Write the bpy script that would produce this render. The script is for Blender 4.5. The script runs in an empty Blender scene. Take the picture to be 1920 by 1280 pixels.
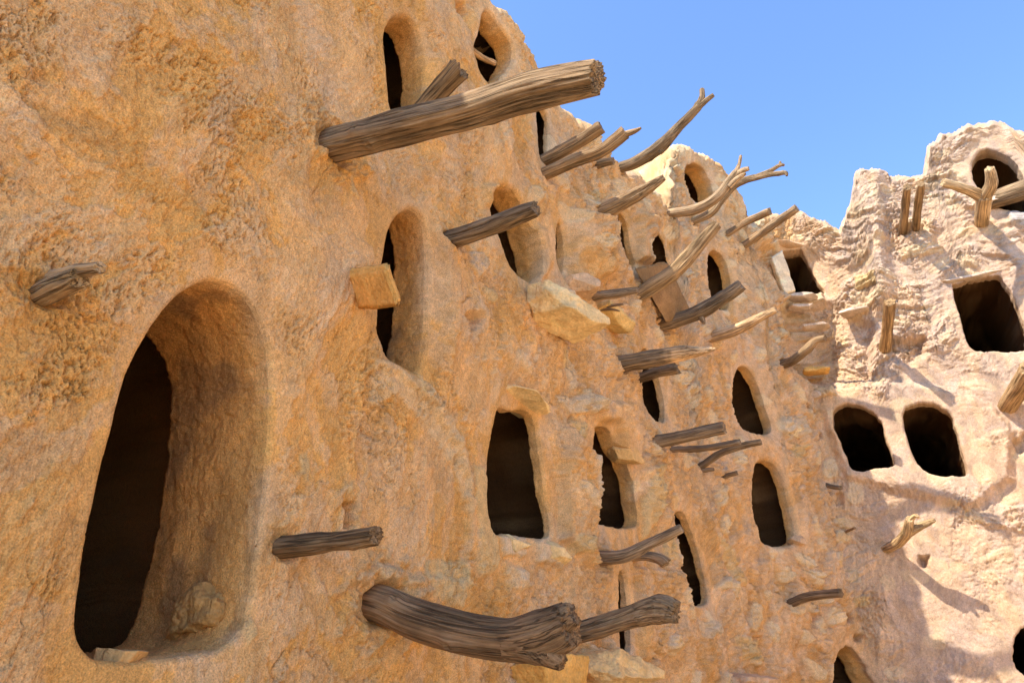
import bpy, bmesh, math, random
import numpy as np
from mathutils import Vector, Matrix

# ------------------------------------------------------------------ camera, sky, sun, exposure
SC = bpy.context.scene
ZC = 1.6                      # eye height
F = 1280.0                    # focal length in photo pixels (1920 wide)
TH = math.radians(23.6)       # camera looks up
cam_d = bpy.data.cameras.new('camera')
cam_d.lens = 24.0; cam_d.sensor_width = 36.0; cam_d.clip_start = 0.05; cam_d.clip_end = 3000
cam = bpy.data.objects.new('camera', cam_d)
SC.collection.objects.link(cam)
cam.location = (0, 0, ZC); cam.rotation_euler = (math.radians(90) + TH, 0, 0)
SC.camera = cam

SUN_EL, SUN_AZ = math.radians(53), math.radians(-122)      # azimuth from +Y towards +X
S = Vector((math.cos(SUN_EL) * math.sin(SUN_AZ), math.cos(SUN_EL) * math.cos(SUN_AZ), math.sin(SUN_EL)))
w = bpy.data.worlds.new('World'); SC.world = w; w.use_nodes = True
wn = w.node_tree.nodes; wl = w.node_tree.links
bg = wn['Background']; bg.inputs['Strength'].default_value = 0.104
sky = wn.new('ShaderNodeTexSky'); sky.sky_type = 'NISHITA'; sky.sun_disc = False
sky.sun_elevation = SUN_EL; sky.sun_rotation = SUN_AZ % (2 * math.pi)
sky.altitude = 2500; sky.air_density = 1.0; sky.dust_density = 0.2; sky.ozone_density = 6.0
wl.new(sky.outputs['Color'], bg.inputs['Color'])
sun_d = bpy.data.lights.new('sun', 'SUN'); sun_d.energy = 1.68; sun_d.angle = math.radians(0.5); sun_d.color = (1.0, 0.93, 0.83)
sun = bpy.data.objects.new('sun', sun_d); SC.collection.objects.link(sun)
sun.rotation_euler = S.to_track_quat('Z', 'Y').to_euler()
SC.view_settings.view_transform = 'Standard'; SC.view_settings.look = 'None'
SC.view_settings.exposure = 2.32; SC.view_settings.gamma = 1.0; SC.view_settings.use_curve_mapping = False
SC.cycles.max_bounces = 8; SC.cycles.diffuse_bounces = 6
SC.cycles.use_denoising = True

# ------------------------------------------------------------------ noise (numpy)
_r = np.random.RandomState(7)
PERM = np.tile(_r.permutation(256), 4).astype(np.int32)
_a = _r.rand(256) * 2 * np.pi
G2 = np.stack([np.cos(_a), np.sin(_a)], 1)
_g = _r.randn(256, 3); G3 = _g / np.linalg.norm(_g, axis=1)[:, None]
RND = _r.rand(256, 4)

def fade(t): return t * t * t * (t * (t * 6 - 15) + 10)

def perlin2(x, y, seed=0):
    xi = np.floor(x).astype(np.int64); yi = np.floor(y).astype(np.int64)
    xf = x - xi; yf = y - yi; u = fade(xf); v = fade(yf)
    def g(ix, iy, dx, dy):
        h = PERM[(PERM[(ix + seed * 31) & 255] + iy) & 255]
        return G2[h, 0] * dx + G2[h, 1] * dy
    a = g(xi, yi, xf, yf); b = g(xi + 1, yi, xf - 1, yf)
    c = g(xi, yi + 1, xf, yf - 1); d = g(xi + 1, yi + 1, xf - 1, yf - 1)
    x1 = a + u * (b - a); x2 = c + u * (d - c)
    return (x1 + v * (x2 - x1)) * 1.5

def fbm2(x, y, o=4, seed=0, gain=0.5, lac=2.03):
    t = np.zeros_like(x); a = 1.0
    for k in range(o):
        t += a * perlin2(x, y, seed + k); x = x * lac + 13.7; y = y * lac - 7.1; a *= gain
    return t

def perlin3(x, y, z, seed=0):
    xi = np.floor(x).astype(np.int64); yi = np.floor(y).astype(np.int64); zi = np.floor(z).astype(np.int64)
    xf = x - xi; yf = y - yi; zf = z - zi; u = fade(xf); v = fade(yf); q = fade(zf)
    def g(a, b, c):
        h = PERM[(PERM[(PERM[(xi + a + seed * 31) & 255] + yi + b) & 255] + zi + c) & 255]
        return G3[h, 0] * (xf - a) + G3[h, 1] * (yf - b) + G3[h, 2] * (zf - c)
    def L(a, b, t): return a + t * (b - a)
    return L(L(L(g(0,0,0), g(1,0,0), u), L(g(0,1,0), g(1,1,0), u), v), L(L(g(0,0,1), g(1,0,1), u), L(g(0,1,1), g(1,1,1), u), v), q) * 1.5

def fbm3(x, y, z, o=3, seed=0, gain=0.5):
    t = np.zeros_like(x); a = 1.0
    for k in range(o):
        t += a * perlin3(x, y, z, seed + k); x = x * 2.03 + 5.1; y = y * 2.03 - 3.3; z = z * 2.03 + 9.2; a *= gain
    return t

def voronoi2(x, y, seed=0, off=False):
    ox = np.zeros_like(x); oy = np.zeros_like(x)
    xi = np.floor(x).astype(np.int64); yi = np.floor(y).astype(np.int64)
    f1 = np.full(x.shape, 9.0); f2 = np.full(x.shape, 9.0); cid = np.zeros(x.shape, np.int64)
    for dx in (-1, 0, 1):
        for dy in (-1, 0, 1):
            h = PERM[(PERM[(xi + dx + seed * 17) & 255] + yi + dy) & 255]
            px = xi + dx + 0.12 + 0.76 * RND[h, 0]; py = yi + dy + 0.12 + 0.76 * RND[h, 1]
            d = np.hypot(px - x, py - y)
            near = d < f1
            if off: ox = np.where(near, x - px, ox); oy = np.where(near, y - py, oy)
            f2 = np.where(near, f1, np.minimum(f2, d)); f1 = np.where(near, d, f1); cid = np.where(near, h, cid)
    return (f1, f2, cid, ox, oy) if off else (f1, f2, cid)

def sstep(a, b, x):
    t = np.clip((x - a) / (b - a), 0, 1); return t * t * (3 - 2 * t)

# ------------------------------------------------------------------ plan of the courtyard wall
ct, sn = math.cos(TH), math.sin(TH)
def ray(px, py):
    a = (px - 960) / F; b = (640 - py) / F
    return np.array([a, ct - b * sn, sn + b * ct])

d0 = np.array([.537, .843]); p1 = np.array([-1.1, 2.36])
ctrl = [p1 + d0 * t for t in (-7, -5, -3, -2, -1, 0, 1, 2, 3, 4, 5)] + [np.array(q) for q in (
    (2.15, 7.33), (2.78, 8.0), (3.42, 8.56), (3.92, 8.92), (4.20, 9.12), (4.36, 9.12), (4.70, 8.95), (5.21, 8.69), (5.80, 8.41),
    (6.5, 8.1), (7.6, 7.4), (8.6, 6.2), (9.3, 4.4), (9.5, 2.0), (9.0, -1.5), (7.5, -5.0))]
def catmull(P, n, closed=False):
    P = np.asarray(P, float); m = len(P); out = []
    rng = range(m) if closed else range(m - 1)
    for i in rng:
        if closed: a, b, c, d = P[i - 1], P[i], P[(i + 1) % m], P[(i + 2) % m]
        else: a, b, c, d = P[max(i - 1, 0)], P[i], P[i + 1], P[min(i + 2, m - 1)]
        for t in np.linspace(0, 1, n, endpoint=False):
            out.append(0.5 * (2 * b + (c - a) * t + (2 * a - 5 * b + 4 * c - d) * t * t + (3 * b - a - 3 * c + d) * t ** 3))
    if not closed: out.append(P[-1])
    return np.array(out)
CV = catmull(ctrl, 60)
CS = np.concatenate([[0], np.cumsum(np.hypot(*np.diff(CV, axis=0).T))])
_s = np.linspace(0, CS[-1], 4000)
CX, CY = np.interp(_s, CS, CV[:, 0]), np.interp(_s, CS, CV[:, 1]); CS = _s
TX, TY = np.gradient(CX, CS), np.gradient(CY, CS)
_k = np.ones(61) / 61
TX = np.convolve(np.pad(TX, 30, 'edge'), _k, 'valid'); TY = np.convolve(np.pad(TY, 30, 'edge'), _k, 'valid')
_l = np.hypot(TX, TY); TX /= _l; TY /= _l
CAZ = np.arctan2(CX, CY); CD = np.hypot(CX, CY)
_mono = np.maximum.accumulate(CAZ)
def plan(s): return np.interp(s, CS, CX), np.interp(s, CS, CY)
def nrm(s):
    tx, ty = np.interp(s, CS, TX), np.interp(s, CS, TY); return ty, -tx          # towards the courtyard
def pix_sz(px, py):
    r = ray(px, py); az = math.atan2(r[0], r[1]); s = float(np.interp(az, _mono, CS))
    D = float(np.interp(s, CS, CD)); return s, ZC + D * r[2] / math.hypot(r[0], r[1])
def sz_poly(poly): return np.array([pix_sz(*p) for p in poly])
def on_wall(s, z, h=0.0):
    x, y = plan(s); nx, ny = nrm(s); return np.array([x + nx * h, y + ny * h, z])
def az_s(px, py): return pix_sz(px, py)[0]

# ------------------------------------------------------------------ silhouette (top of the walls)
_tops = [(930, 0), (1005, 98), (1045, 190), (1100, 240), (1150, 295), (1200, 340), (1244, 384)]
_tower = [(1250, 300), (1262, 281), (1280, 274), (1300, 280), (1330, 298), (1348, 312), (1370, 345), (1386, 372)]
_mid = [(1400, 420), (1425, 409), (1460, 400), (1500, 398), (1530, 412), (1574, 432)]
_rt = [(1592, 372), (1602, 325), (1635, 316), (1662, 320), (1668, 332), (1700, 328), (1733, 324), (1741, 272), (1765, 250), (1810, 240), (1860, 231),
       (1888, 234), (1905, 250), (1925, 248)]
tp = [pix_sz(*p) for p in _tops + _tower + _mid + _rt]
TS = np.array([0.0] + [tp[0][0] - 1.5] + [a for a, b in tp] + [tp[-1][0] + .6, CS[-1]])
TZ = np.array([6.4, 6.4] + [b for a, b in tp] + [6.6, 6.2])
TS = np.maximum.accumulate(TS + np.arange(len(TS)) * 1e-6)
_sm = [tp[len(_tops) - 1][0], tp[len(_tops)][0], tp[len(_tops) + len(_tower) - 1][0], tp[len(_tops) + len(_tower)][0]]
def ztop(s): return np.interp(s, TS, TZ) + 0.05 * perlin2(s * 3.1, s * 0 + 3.3, 3) + 0.03 * perlin2(s * 11.0, s * 0 + 1.3, 5) + 0.014 * perlin2(s * 27.0, s * 0 + 2.3, 6)
def rdepth(s):     # how far each roof runs back
    inn = (s > _sm[0] + .02) & (s < _sm[3] - .02)
    return np.where(inn, 0.75, 2.6)

# ------------------------------------------------------------------ openings: outline in the photo, jamb depth (m), lip radius
def O(label, outline, depth, lip=.05, taper=1.0, room=1.25, kind='doorway'):
    return dict(label=label, px=outline, depth=depth, lip=lip * .75, taper=taper, room=room, kind=kind)
OPEN = [
 O('tall arched doorway with thick plastered jamb', [(147,1180),(158,1070),(182,940),(212,810),(246,690),(292,606),(345,545),(400,524),(448,542),(484,590),(506,660),(510,760),(502,880),(490,980),(478,1080),(466,1160),(430,1212),(370,1226),(300,1236),(215,1240),(168,1226)], .62, .03, 1.0, 1.15),
 O(None, [(727,120),(724,70),(733,40),(750,28),(774,36),(790,70),(797,115),(800,160),(792,200),(765,212),(738,206),(731,170)], .55, .05),
 O(None, [(891,95),(900,60),(905,30),(917,20),(940,48),(962,82),(964,110),(948,138),(926,157),(906,140)], .50, .04),
 O(None, [(714,620),(716,560),(722,490),(733,432),(752,400),(775,391),(794,408),(803,452),(806,520),(804,600),(798,660),(786,694),(762,684),(730,664)], .55, .05),
 O(None, [(924,372),(938,349),(962,351),(984,384),(1008,428),(1024,468),(1020,506),(1000,528),(975,514),(955,488),(938,440)], .40, .05),
 O(None, [(1044,460),(1046,424),(1055,417),(1066,448),(1066,490),(1057,514),(1047,494)], .4, .03),
 O(None, [(1160,412),(1167,400),(1180,425),(1190,462),(1196,498),(1180,499),(1167,460)], .4, .03),
 O(None, [(1222,455),(1231,434),(1245,449),(1253,478),(1257,508),(1236,512),(1226,495)], .4, .03),
 O(None, [(1328,505),(1330,478),(1342,468),(1358,479),(1370,505),(1373,535),(1368,575),(1352,580),(1337,558),(1330,530)], .4, .04),
 O(None, [(1285,325),(1290,309),(1303,304),(1320,315),(1334,340),(1339,366),(1326,383),(1306,378),(1293,360)], .4, .03),
 O(None, [(1009,245),(1008,212),(1019,203),(1029,218),(1031,260),(1027,290),(1016,300),(1011,275)], .4, .03),
 O('stone framed doorway under a flat lintel', [(915,930),(917,860),(926,805),(937,766),(962,768),(988,768),(1006,790),(1014,850),(1024,920),(1036,1000),(1005,1008),(965,1003),(930,998),(919,970)], .33, .03, 1.0, 1.2),
 O(None, [(1114,880),(1115,828),(1126,798),(1150,804),(1170,838),(1184,868),(1192,915),(1200,975),(1180,990),(1140,985),(1116,966)], .36, .025),
 O(None, [(1204,720),(1202,668),(1209,652),(1222,666),(1236,702),(1247,742),(1250,784),(1236,790),(1216,770),(1207,748)], .40, .03),
 O('pointed arched doorway', [(1375,740),(1379,705),(1392,685),(1408,694),(1425,725),(1438,765),(1450,808),(1422,813),(1392,800),(1379,772)], .35, .03),
 O(None, [(1413,915),(1420,872),(1438,863),(1460,870),(1474,902),(1487,955),(1498,1008),(1484,1022),(1450,1022),(1426,1004),(1416,962)], .32, .08),
 O(None, [(1266,1010),(1266,968),(1278,957),(1292,974),(1306,1012),(1319,1062),(1332,1124),(1305,1134),(1284,1112),(1271,1055)], .45, .03),
 O(None, [(1162,1100),(1164,1072),(1173,1078),(1180,1130),(1188,1215),(1168,1216),(1163,1160)], .4, .03),
 O(None, [(1566,1262),(1573,1226),(1590,1209),(1610,1226),(1626,1256),(1634,1300),(1568,1300)], .3, .03),
 O('arched doorway beside its twin on the sunlit wall', [(1563,795),(1565,768),(1588,756),(1625,765),(1650,786),(1662,822),(1676,870),(1648,877),(1602,882),(1587,856),(1573,822)], .38, .04),
 O('arched doorway beside its twin on the sunlit wall', [(1695,795),(1697,766),(1720,756),(1755,758),(1781,776),(1796,812),(1813,885),(1782,892),(1742,887),(1716,860)], .30, .04),
 O('square window under a flat lintel', [(1787,540),(1800,528),(1868,514),(1884,530),(1908,570),(1926,630),(1918,656),(1870,659),(1822,652),(1802,602)], .30, .03, kind='window'),
 O('rounded vault opening', [(1822,315),(1831,288),(1856,279),(1886,289),(1910,311),(1926,350),(1930,395),(1890,392),(1855,378),(1830,345)], .35, .04),
 O('square window with a pale upright jamb slab', [(1466,474),(1498,466),(1512,486),(1534,528),(1546,546),(1515,549),(1491,544),(1478,510)], .30, .025, kind='window'),
 O(None, [(1900,1225),(1910,1185),(1938,1172),(1965,1198),(1975,1262),(1930,1268),(1906,1252)], .3, .03),
]
# shallow holes and hollows: polygon, depth (negative = in), softness m
HOLES = [
 ([(865,592),(880,585),(900,598),(887,622),(872,624)], -.09, .035), ([(640,936),(662,940),(666,985),(642,988)], -.07, .02),
 ([(850,0),(868,4),(874,25),(862,42),(850,25)], -.10, .04), ([(1282,735),(1292,736),(1300,772),(1288,778)], -.10, .04),
 ([(1500,755),(1514,758),(1518,772),(1504,770)], -.16, .05), ([(1528,812),(1540,812),(1542,824),(1530,824)], -.12, .04),
 ([(1572,1146),(1592,1146),(1596,1166),(1578,1168)], -.14, .05), ([(1600,1188),(1614,1190),(1612,1204),(1600,1200)], -.12, .04),
 ([(1722,1042),(1742,1042),(1742,1066),(1724,1066)], -.16, .06), ([(1355,1058),(1362,1058),(1366,1090),(1358,1092)], -.12, .04),
 ([(1655,630),(1740,628),(1742,660),(1710,690),(1668,668)], -.22, .12), ([(1108,345),(1118,355),(1122,385),(1112,378)], -.10, .04),
 ([(320,270),(350,290),(392,370),(428,432),(405,442),(355,385)], -.014, .03), ([(130,95),(160,60),(205,75),(190,120),(150,130)], -.014, .03), ([(60,128),(88,140),(82,162),(58,150)], -.025, .03), ([(1515,1150),(1530,1150),(1535,1162),(1520,1162)], -.1, .04),
 ([(672,700),(700,690),(742,700),(800,750),(848,820),(872,890),(882,1000),(870,1090),(760,1080),(690,1060),(668,900)], -.035, .025),
 ([(1110,1000),(1114,1000),(1119,1090),(1113,1092)], -.07, .02), ([(1226,860),(1230,860),(1228,1000),(1223,1000)], -.05, .015), 
 ([(1462,562),(1560,556),(1640,610),(1640,715),(1520,722),(1480,690)], -.16, .10),
 ([(1400,440),(1570,445),(1590,560),(1570,720),(1500,700),(1465,560)], -.16, .25),
 ([(1562,920),(1578,925),(1580,950),(1566,948)], -.08, .04),
 ([(1895,830),(1935,800),(1940,850),(1910,850)], -.14, .06),
]
BULGES = [
 ([(1520,735),(1560,726),(1700,715),(1790,730),(1860,760),(1900,800),(1900,900),(1820,960),(1700,930),(1580,900)], .10, .10),
 ([(1600,318),(1662,320),(1665,440),(1680,560),(1640,600),(1610,450)], .16, .16),
 ([(1060,360),(1130,420),(1160,520),(1100,540),(1065,470)], .10, .14), ([(1184,405),(1222,425),(1224,500),(1192,490)], .10, .05), ([(1064,400),(1100,420),(1120,520),(1075,545),(1062,500)], .08, .05),
 ([(985,420),(1020,425),(1035,500),(1010,530)], .05, .06), ([(1044,800),(1098,856),(1102,1070),(1048,1010)], .085, .035),
 ([(1090,745),(1150,755),(1180,800),(1190,866),(1160,862),(1150,800),(1115,790)], .09, .05),
 ([(1200,880),(1224,870),(1240,900),(1244,1080),(1232,1130),(1205,1000)], .035, .03), ([(1190,1060),(1262,1075),(1296,1200),(1195,1240)], .05, .04),
 
 ([(300,1090),(370,1080),(440,1110),(470,1150),(420,1190),(330,1180)], .03, .05),
 ([(820,430),(860,470),(850,620),(830,720),(815,600)], .04, .06),
 ([(900,345),(935,345),(945,375),(930,400),(905,385)], .05, .04), ([(1440,650),(1470,690),(1510,790),(1480,780),(1440,720)], .07, .06),
]
# stones that show through the plaster: polygon, raise, tone
STONES = [
 ([(880,870),(905,872),(918,930),(936,1050),(902,1090),(887,1080),(892,980)], .014, 'y'), ([(790,1045),(870,1050),(880,1100),(855,1140),(790,1120)], .006, 'y'),
 ([(935,1003),(980,1006),(978,1046),(940,1042)], .03, 'p'), ([(1000,1015),(1030,1012),(1056,1035),(1055,1062),(1005,1055)], .035, 'p'),
 ([(955,1068),(977,1070),(996,1100),(966,1102)], .02, 'p'), ([(1040,640),(1060,645),(1066,682),(1050,692)], .02, 'y'),
 ([(1060,790),(1085,790),(1088,822),(1066,830)], .02, 'y'), ([(1086,846),(1112,872),(1112,962),(1096,950)], .02, 'p'),
 ([(1210,875),(1230,868),(1226,960),(1206,1012),(1200,940)], .02, 'y'), ([(1455,785),(1500,780),(1508,815),(1476,826),(1458,812)], .035, 'p'),
 ([(690,675),(740,682),(800,722),(850,790),(872,850),(890,950),(880,970),(846,870),(796,796),(740,745),(690,762)], .008, 'w'),
 ([(50,180),(100,205),(200,220),(220,250),(232,295),(200,285),(150,270),(70,240)], -.006, 'o'),
 ([(640,905),(660,898),(664,936),(642,932)], .012, 'y'), ([(1480,830),(1510,835),(1505,862),(1485,860)], .02, 'y'),
 ([(1058,650),(1080,700),(1070,740),(1055,700)], .014, 'p'), ([(906,540),(926,545),(924,572),(910,570)], .02, 'y'),
 ([(880,470),(905,470),(915,510),(895,525),(880,500)], .022, 'p'), ([(1040,745),(1100,740),(1116,775),(1060,780)], .03, 'p'),
 ([(1055,1000),(1090,1005),(1085,1040),(1060,1040)], .01, 'y'), ([(700,1052),(730,1056),(735,1092),(700,1090)], .015, 'w'),
 ([(1580,1065),(1610,1068),(1612,1092),(1585,1092)], .015, 'p'), ([(1590,1120),(1630,1115),(1632,1135),(1595,1140)], .02, 'y'),
 ([(1470,1140),(1520,1120),(1545,1130),(1520,1150)], .015, 'p'), ([(1370,1190),(1420,1200),(1430,1240),(1380,1235)], .015, 'y'),
 ([(1520,728),(1560,726),(1570,745),(1530,750)], .05, 'w'), ([(1460,545),(1540,540),(1545,556),(1470,566)], .06, 'p'),
 ([(1478,570),(1520,575),(1530,590),(1490,592)], .05, 'p'), ([(1500,606),(1560,600),(1562,622),(1505,626)], .05, 'p'),
 ([(1475,610),(1498,608),(1500,628),(1478,630)], .05, 'y'), ([(1505,690),(1550,685),(1552,702),(1512,706)], .06, 'o'),
 ([(1576,575),(1625,570),(1630,585),(1590,600)], .06, 'p'), ([(1620,560),(1650,545),(1655,560),(1625,580)], .05, 'p'),
 ([(1450,478),(1466,470),(1490,544),(1470,548)], .05, 'w'), ([(1885,400),(1930,385),(1930,430),(1900,425)], .05, 'g'),
 ([(1330,1000),(1370,1040),(1395,1100),(1370,1090)], .01, 'y'), ([(1225,1010),(1250,1000),(1250,1045),(1230,1060)], .01, 'y'),
 ([(560,850),(575,852),(580,905),(566,900)], .006, 'y'), ([(470,1150),(480,1190),(460,1210),(450,1180)], .01, 'y'),
 ([(395,1110),(445,1120),(470,1160),(455,1180),(410,1160)], .02, 'o'),
 ([(1095,360),(1108,362),(1112,385),(1098,382)], .02, 'y'), ([(1300,1160),(1340,1165),(1345,1190),(1310,1195)], .012, 'p'),
 ([(650,320),(662,330),(672,372),(658,365)], .008, 'y'), ([(780,700),(790,705),(792,745),(782,735)], .008, 'y'),
 ([(1680,470),(1760,460),(1770,475),(1690,490)], .04, 'p'), ([(1600,520),(1640,515),(1645,540),(1605,545)], .05, 'y'),
]
TONES = dict(y=(.66,.44,.19), p=(.66,.48,.28), w=(.70,.46,.22), o=(.58,.31,.10), g=(.45,.40,.35))

def seg_dist(x, y, poly):
    """signed distance (negative inside) and nearest point"""
    best = np.full(x.shape, 1e9); bx = np.zeros_like(x); by = np.zeros_like(y); ins = np.zeros(x.shape, bool)
    n = len(poly)
    for i in range(n):
        ax, ay = poly[i]; cx, cy = poly[(i + 1) % n]; ex, ey = cx - ax, cy - ay
        l2 = ex * ex + ey * ey + 1e-12
        t = np.clip(((x - ax) * ex + (y - ay) * ey) / l2, 0, 1)
        qx = ax + t * ex; qy = ay + t * ey; d = (x - qx) ** 2 + (y - qy) ** 2
        m = d < best; best = np.where(m, d, best); bx = np.where(m, qx, bx); by = np.where(m, qy, by)
        if abs(ey) > 1e-12:
            c = ((ay > y) != (cy > y)) & (x < ex * (y - ay) / ey + ax); ins ^= c
    d = np.sqrt(best); return np.where(ins, -d, d), bx, by

# ------------------------------------------------------------------ relief and colour of the walls, as functions of (s, z)
S_NEAR = az_s(760, 640); S_MID = az_s(1150, 640); S_COR = az_s(1500, 700); S_R = az_s(1640, 700)
def soft_poly(s, z, poly, soft, wob=0.0, seed=0):
    q = sz_poly(poly); lo = q.min(0) - soft - .05; hi = q.max(0) + soft + .05
    idx = np.nonzero((s > lo[0]) & (s < hi[0]) & (z > lo[1]) & (z < hi[1]))[0]
    if len(idx) == 0: return idx, None
    d, _, _ = seg_dist(s[idx], z[idx], q)
    if wob: d = d + wob * fbm2(s[idx] * 9, z[idx] * 9, 3, 40 + seed)
    return idx, 1 - sstep(-soft, soft * .3, d)

BASES = [(625,273,66),(88,548,50),(846,448,34),(532,1025,40),(716,1132,68),(1022,300,24),(1022,326,24),(1112,312,16),(1160,316,20),(1100,412,32),
         (1247,402,20),(1300,416,16),(1357,443,12),(1390,463,14),(1192,556,28),(1247,607,26),(1328,634,20),(1152,684,32),(1184,714,18),(1454,686,16),
         (1220,830,25),(1257,842,12),(1309,876,14),(1120,1046,26),(1476,1132,17),(1343,899,8),(1662,1028,17),(1693,436,15),(1717,431,14),(1840,416,24),(1659,654,20)]
LAST = {}
for o in OPEN: o['raw'] = sz_poly(o['px'])
def relief(s, z):
    mid = sstep(S_NEAR - .3, S_MID, s); far = sstep(S_MID, S_COR, s); right = sstep(S_COR - .2, S_R, s)
    wx = s + .15 * perlin2(s * 1.7, z * 1.7, 21); wz = z + .15 * perlin2(s * 1.7, z * 1.7, 22)
    h = .05 * perlin2(s * .8, z * .8, 1) + (.016 + (.042 * mid * (1 - right) + .03 * right) * (1 - .45 * right * (1 - sstep(3.6, 4.6, z)))) * fbm2(wx * 2.3, wz * 2.0, 4, 2)
    # plaster coats that broke off in scabs
    f = fbm2(wx * 1.6, wz * 1.3, 6, 8, .58)
    h += (.008 + .010 * mid) * sstep(.10, .125, f) + (.006 + .010 * mid) * sstep(-.34, -.315, f)
    f2 = fbm2(wx * 5.0, wz * 3.4, 5, 14, .6)
    h += (.004 + .007 * mid) * sstep(.22, .25, f2) + (.003 + .006 * mid) * sstep(-.30, -.27, f2)
    f3 = fbm2(wx * 13 + .2 * wz, wz * 5.5, 4, 17, .6); h += (.0015 + .0055 * mid) * (sstep(.25, .30, f3) + sstep(-.35, -.30, f3))
    # slumped rough trowel texture, drawn out vertically
    h += (.004 + .0065 * mid) * fbm2(wx * 16, wz * 8, 5, 30, .66)
    cre = np.abs(fbm2(wx * 5.2 + .3 * wz, wz * 3.0, 4, 33, .55)); h += .030 * (.12 + .88 * mid) * np.minimum(cre, .4)
    cre = np.abs(fbm2(wx * 13, wz * 9, 3, 37, .55)); h += .012 * (.2 + .8 * mid) * np.minimum(cre, .4) * sstep(-.3, .2, perlin2(wx * 1.8, wz * 1.8, 39))
    # crumbled pits and straw marks, in clusters
    pm = sstep(.0, .45, fbm2(wx * 1.5, wz * 1.3, 4, 50, .6))
    h -= .015 * pm * sstep(.36, .52, fbm2(wx * 40, wz * 26, 3, 55, .65))
    h -= .010 * (.25 + .75 * pm) * sstep(.34, .46, fbm2(wx * 75 + wz * 20, wz * 34, 2, 58, .6)) * (1 - .5 * far)
    c1, c2, ci = voronoi2(wx * 80, wz * 70, 13); h += .0040 * (RND[ci, 0] > .55) * (.3 + .7 * pm) * np.clip(.6 - c1, 0, 1) * (1 - far)
    h -= .017 * mid * sstep(.40, .55, fbm2(wx * 22 - wz * 5, wz * 7, 3, 59, .6)) * (1 - right)
    for bx0, by0, bw in BASES:
        s0, z0 = pix_sz(bx0, by0); rr = bw * .5 / F * float(np.interp(s0, CS, CD)) * 1.1
        i = np.nonzero((np.abs(s - s0) < rr * 5) & (np.abs(z - z0) < rr * 4))[0]
        if len(i) == 0: continue
        d = np.hypot((s[i] - s0) * .7, z[i] - z0) / rr * (1 + .35 * fbm2(s[i] * 12, z[i] * 12, 3, 91))
        h[i] += -.6 * rr * (1 - sstep(.7, 1.25, d)) + .30 * rr * np.exp(-((d - 1.7) / .45) ** 2) * (.5 + fbm2(s[i] * 22, z[i] * 22, 3, 93))
    # cracks
    cr = np.abs(fbm2(wx * .9 + wz * .5, wz * .8 - wx * .35, 5, 61, .55)); gate = sstep(.2, .5, perlin2(s * 1.7, z * 1.7, 66))
    h -= .020 * gate * (1 - sstep(.0, .02, cr))
    cr2 = np.abs(fbm2(wx * 3.2 + wz * .6, wz * 1.3, 4, 161, .55)); gate2 = sstep(.12, .4, fbm2(s * 1.9, z * 1.9, 2, 166))
    h -= .018 * gate2 * (.5 + .5 * mid) * (1 - sstep(.0, .022, cr2))
    LAST['coat'] = .6 * sstep(.10, .125, f) + .4 * sstep(.22, .25, f2) * (1 - right) + .35 * (sstep(.25, .30, f3)) * mid; LAST['under'] = 1 - sstep(-.34, -.315, f)
    # rubble showing through the plaster
    f1, v2, cid = voronoi2(wx * 4.6 + .25 * perlin2(s * 6, z * 6, 70), wz * 8.5, 5)
    j = sstep(.02, .16, v2 - f1); rnd = RND[cid, 2]
    mask = np.clip(sstep(-.1, .3, fbm2(wx * 1.1, wz * 1.1, 4, 75)) * (.0 + .3 * mid + .3 * far - .25 * right), 0, 1)
    up = np.clip(sstep(4.2, 5.3, z) * right, 0, 1) * sstep(-.35, .1, fbm2(wx * 1.4, wz * 1.4, 3, 79)); mask = np.maximum(mask, .38 * up)
    tw = sstep(_sm[0] - .1, _sm[0] + .05, s) * (1 - sstep(_sm[0] + .3, _sm[2] - .2, s)) * sstep(6.3, 6.7, z); mask = np.maximum(mask, .9 * tw)
    h += mask * (.05 * (j - .7) + .05 * (rnd - .5) * j)
    # larger lone stones standing slightly proud
    g1, g2, gid = voronoi2(wx * 3.2, wz * 4.2, 9); lone = (RND[gid, 3] > .66) * sstep(.05, .12, g2 - g1) * sstep(.0, .06, .40 - g1) * mid * (1 - .5 * right)
    h += (.018 + .030 * RND[gid, 1]) * lone
    # flat courses in the eroded far wall
    lay = perlin2(wx * 2.6, wz * 15, 83); h += (.004 * right + .009 * up) * sstep(-.1, .25, lay)
    low = right * (1 - sstep(4.7, 5.1, z))
    k1, k2, ki, ox, oy = voronoi2(wx * 6 + .5 * fbm2(wx * 8, wz * 8, 2, 87), wz * 14, 21, True)
    h += .036 * right * (1 - .8 * low) * ((RND[ki, 0] - .75) * oy + (RND[ki, 3] - .5) * .8 * ox); h += .046 * right * (1 - .75 * low) * ((RND[ki, 1] - .5) * sstep(.0, .07, k2 - k1) - .3 * (1 - sstep(.0, .07, k2 - k1)))
    k1, k2, ki, ox, oy = voronoi2(wx * 15 + .5 * fbm2(wx * 20, wz * 20, 2, 88), wz * 29, 23, True)
    h += .026 * right * (1 - .6 * low) * ((RND[ki, 0] - .7) * oy + (RND[ki, 3] - .5) * ox); h += .022 * right * (1 - .6 * low) * (RND[ki, 2] - .5) * sstep(.0, .09, k2 - k1)
    h += .006 * right * fbm2(wx * 9, wz * 16, 5, 86, .65) + .009 * right * (1 - .5 * low) * fbm2(s * 26, z * 38, 3, 85, .7)
    h += (.0015 + .0052 * mid) * fbm2(s * 42, z * 42, 3, 90, .7)
    low = right * (1 - sstep(4.75, 5.05, z + .2 * perlin2(s * 1.5, z * 0, 95)))
    var = .32 + .68 * sstep(-.25, .2, fbm2(wx * 1.3, wz * 1.6, 3, 96))
    h *= (1 - right + right * var) * (1 - .62 * low * sstep(-.3, .1, .25 - fbm2(wx * 1.1, wz * 1.1, 3, 97)))
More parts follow.
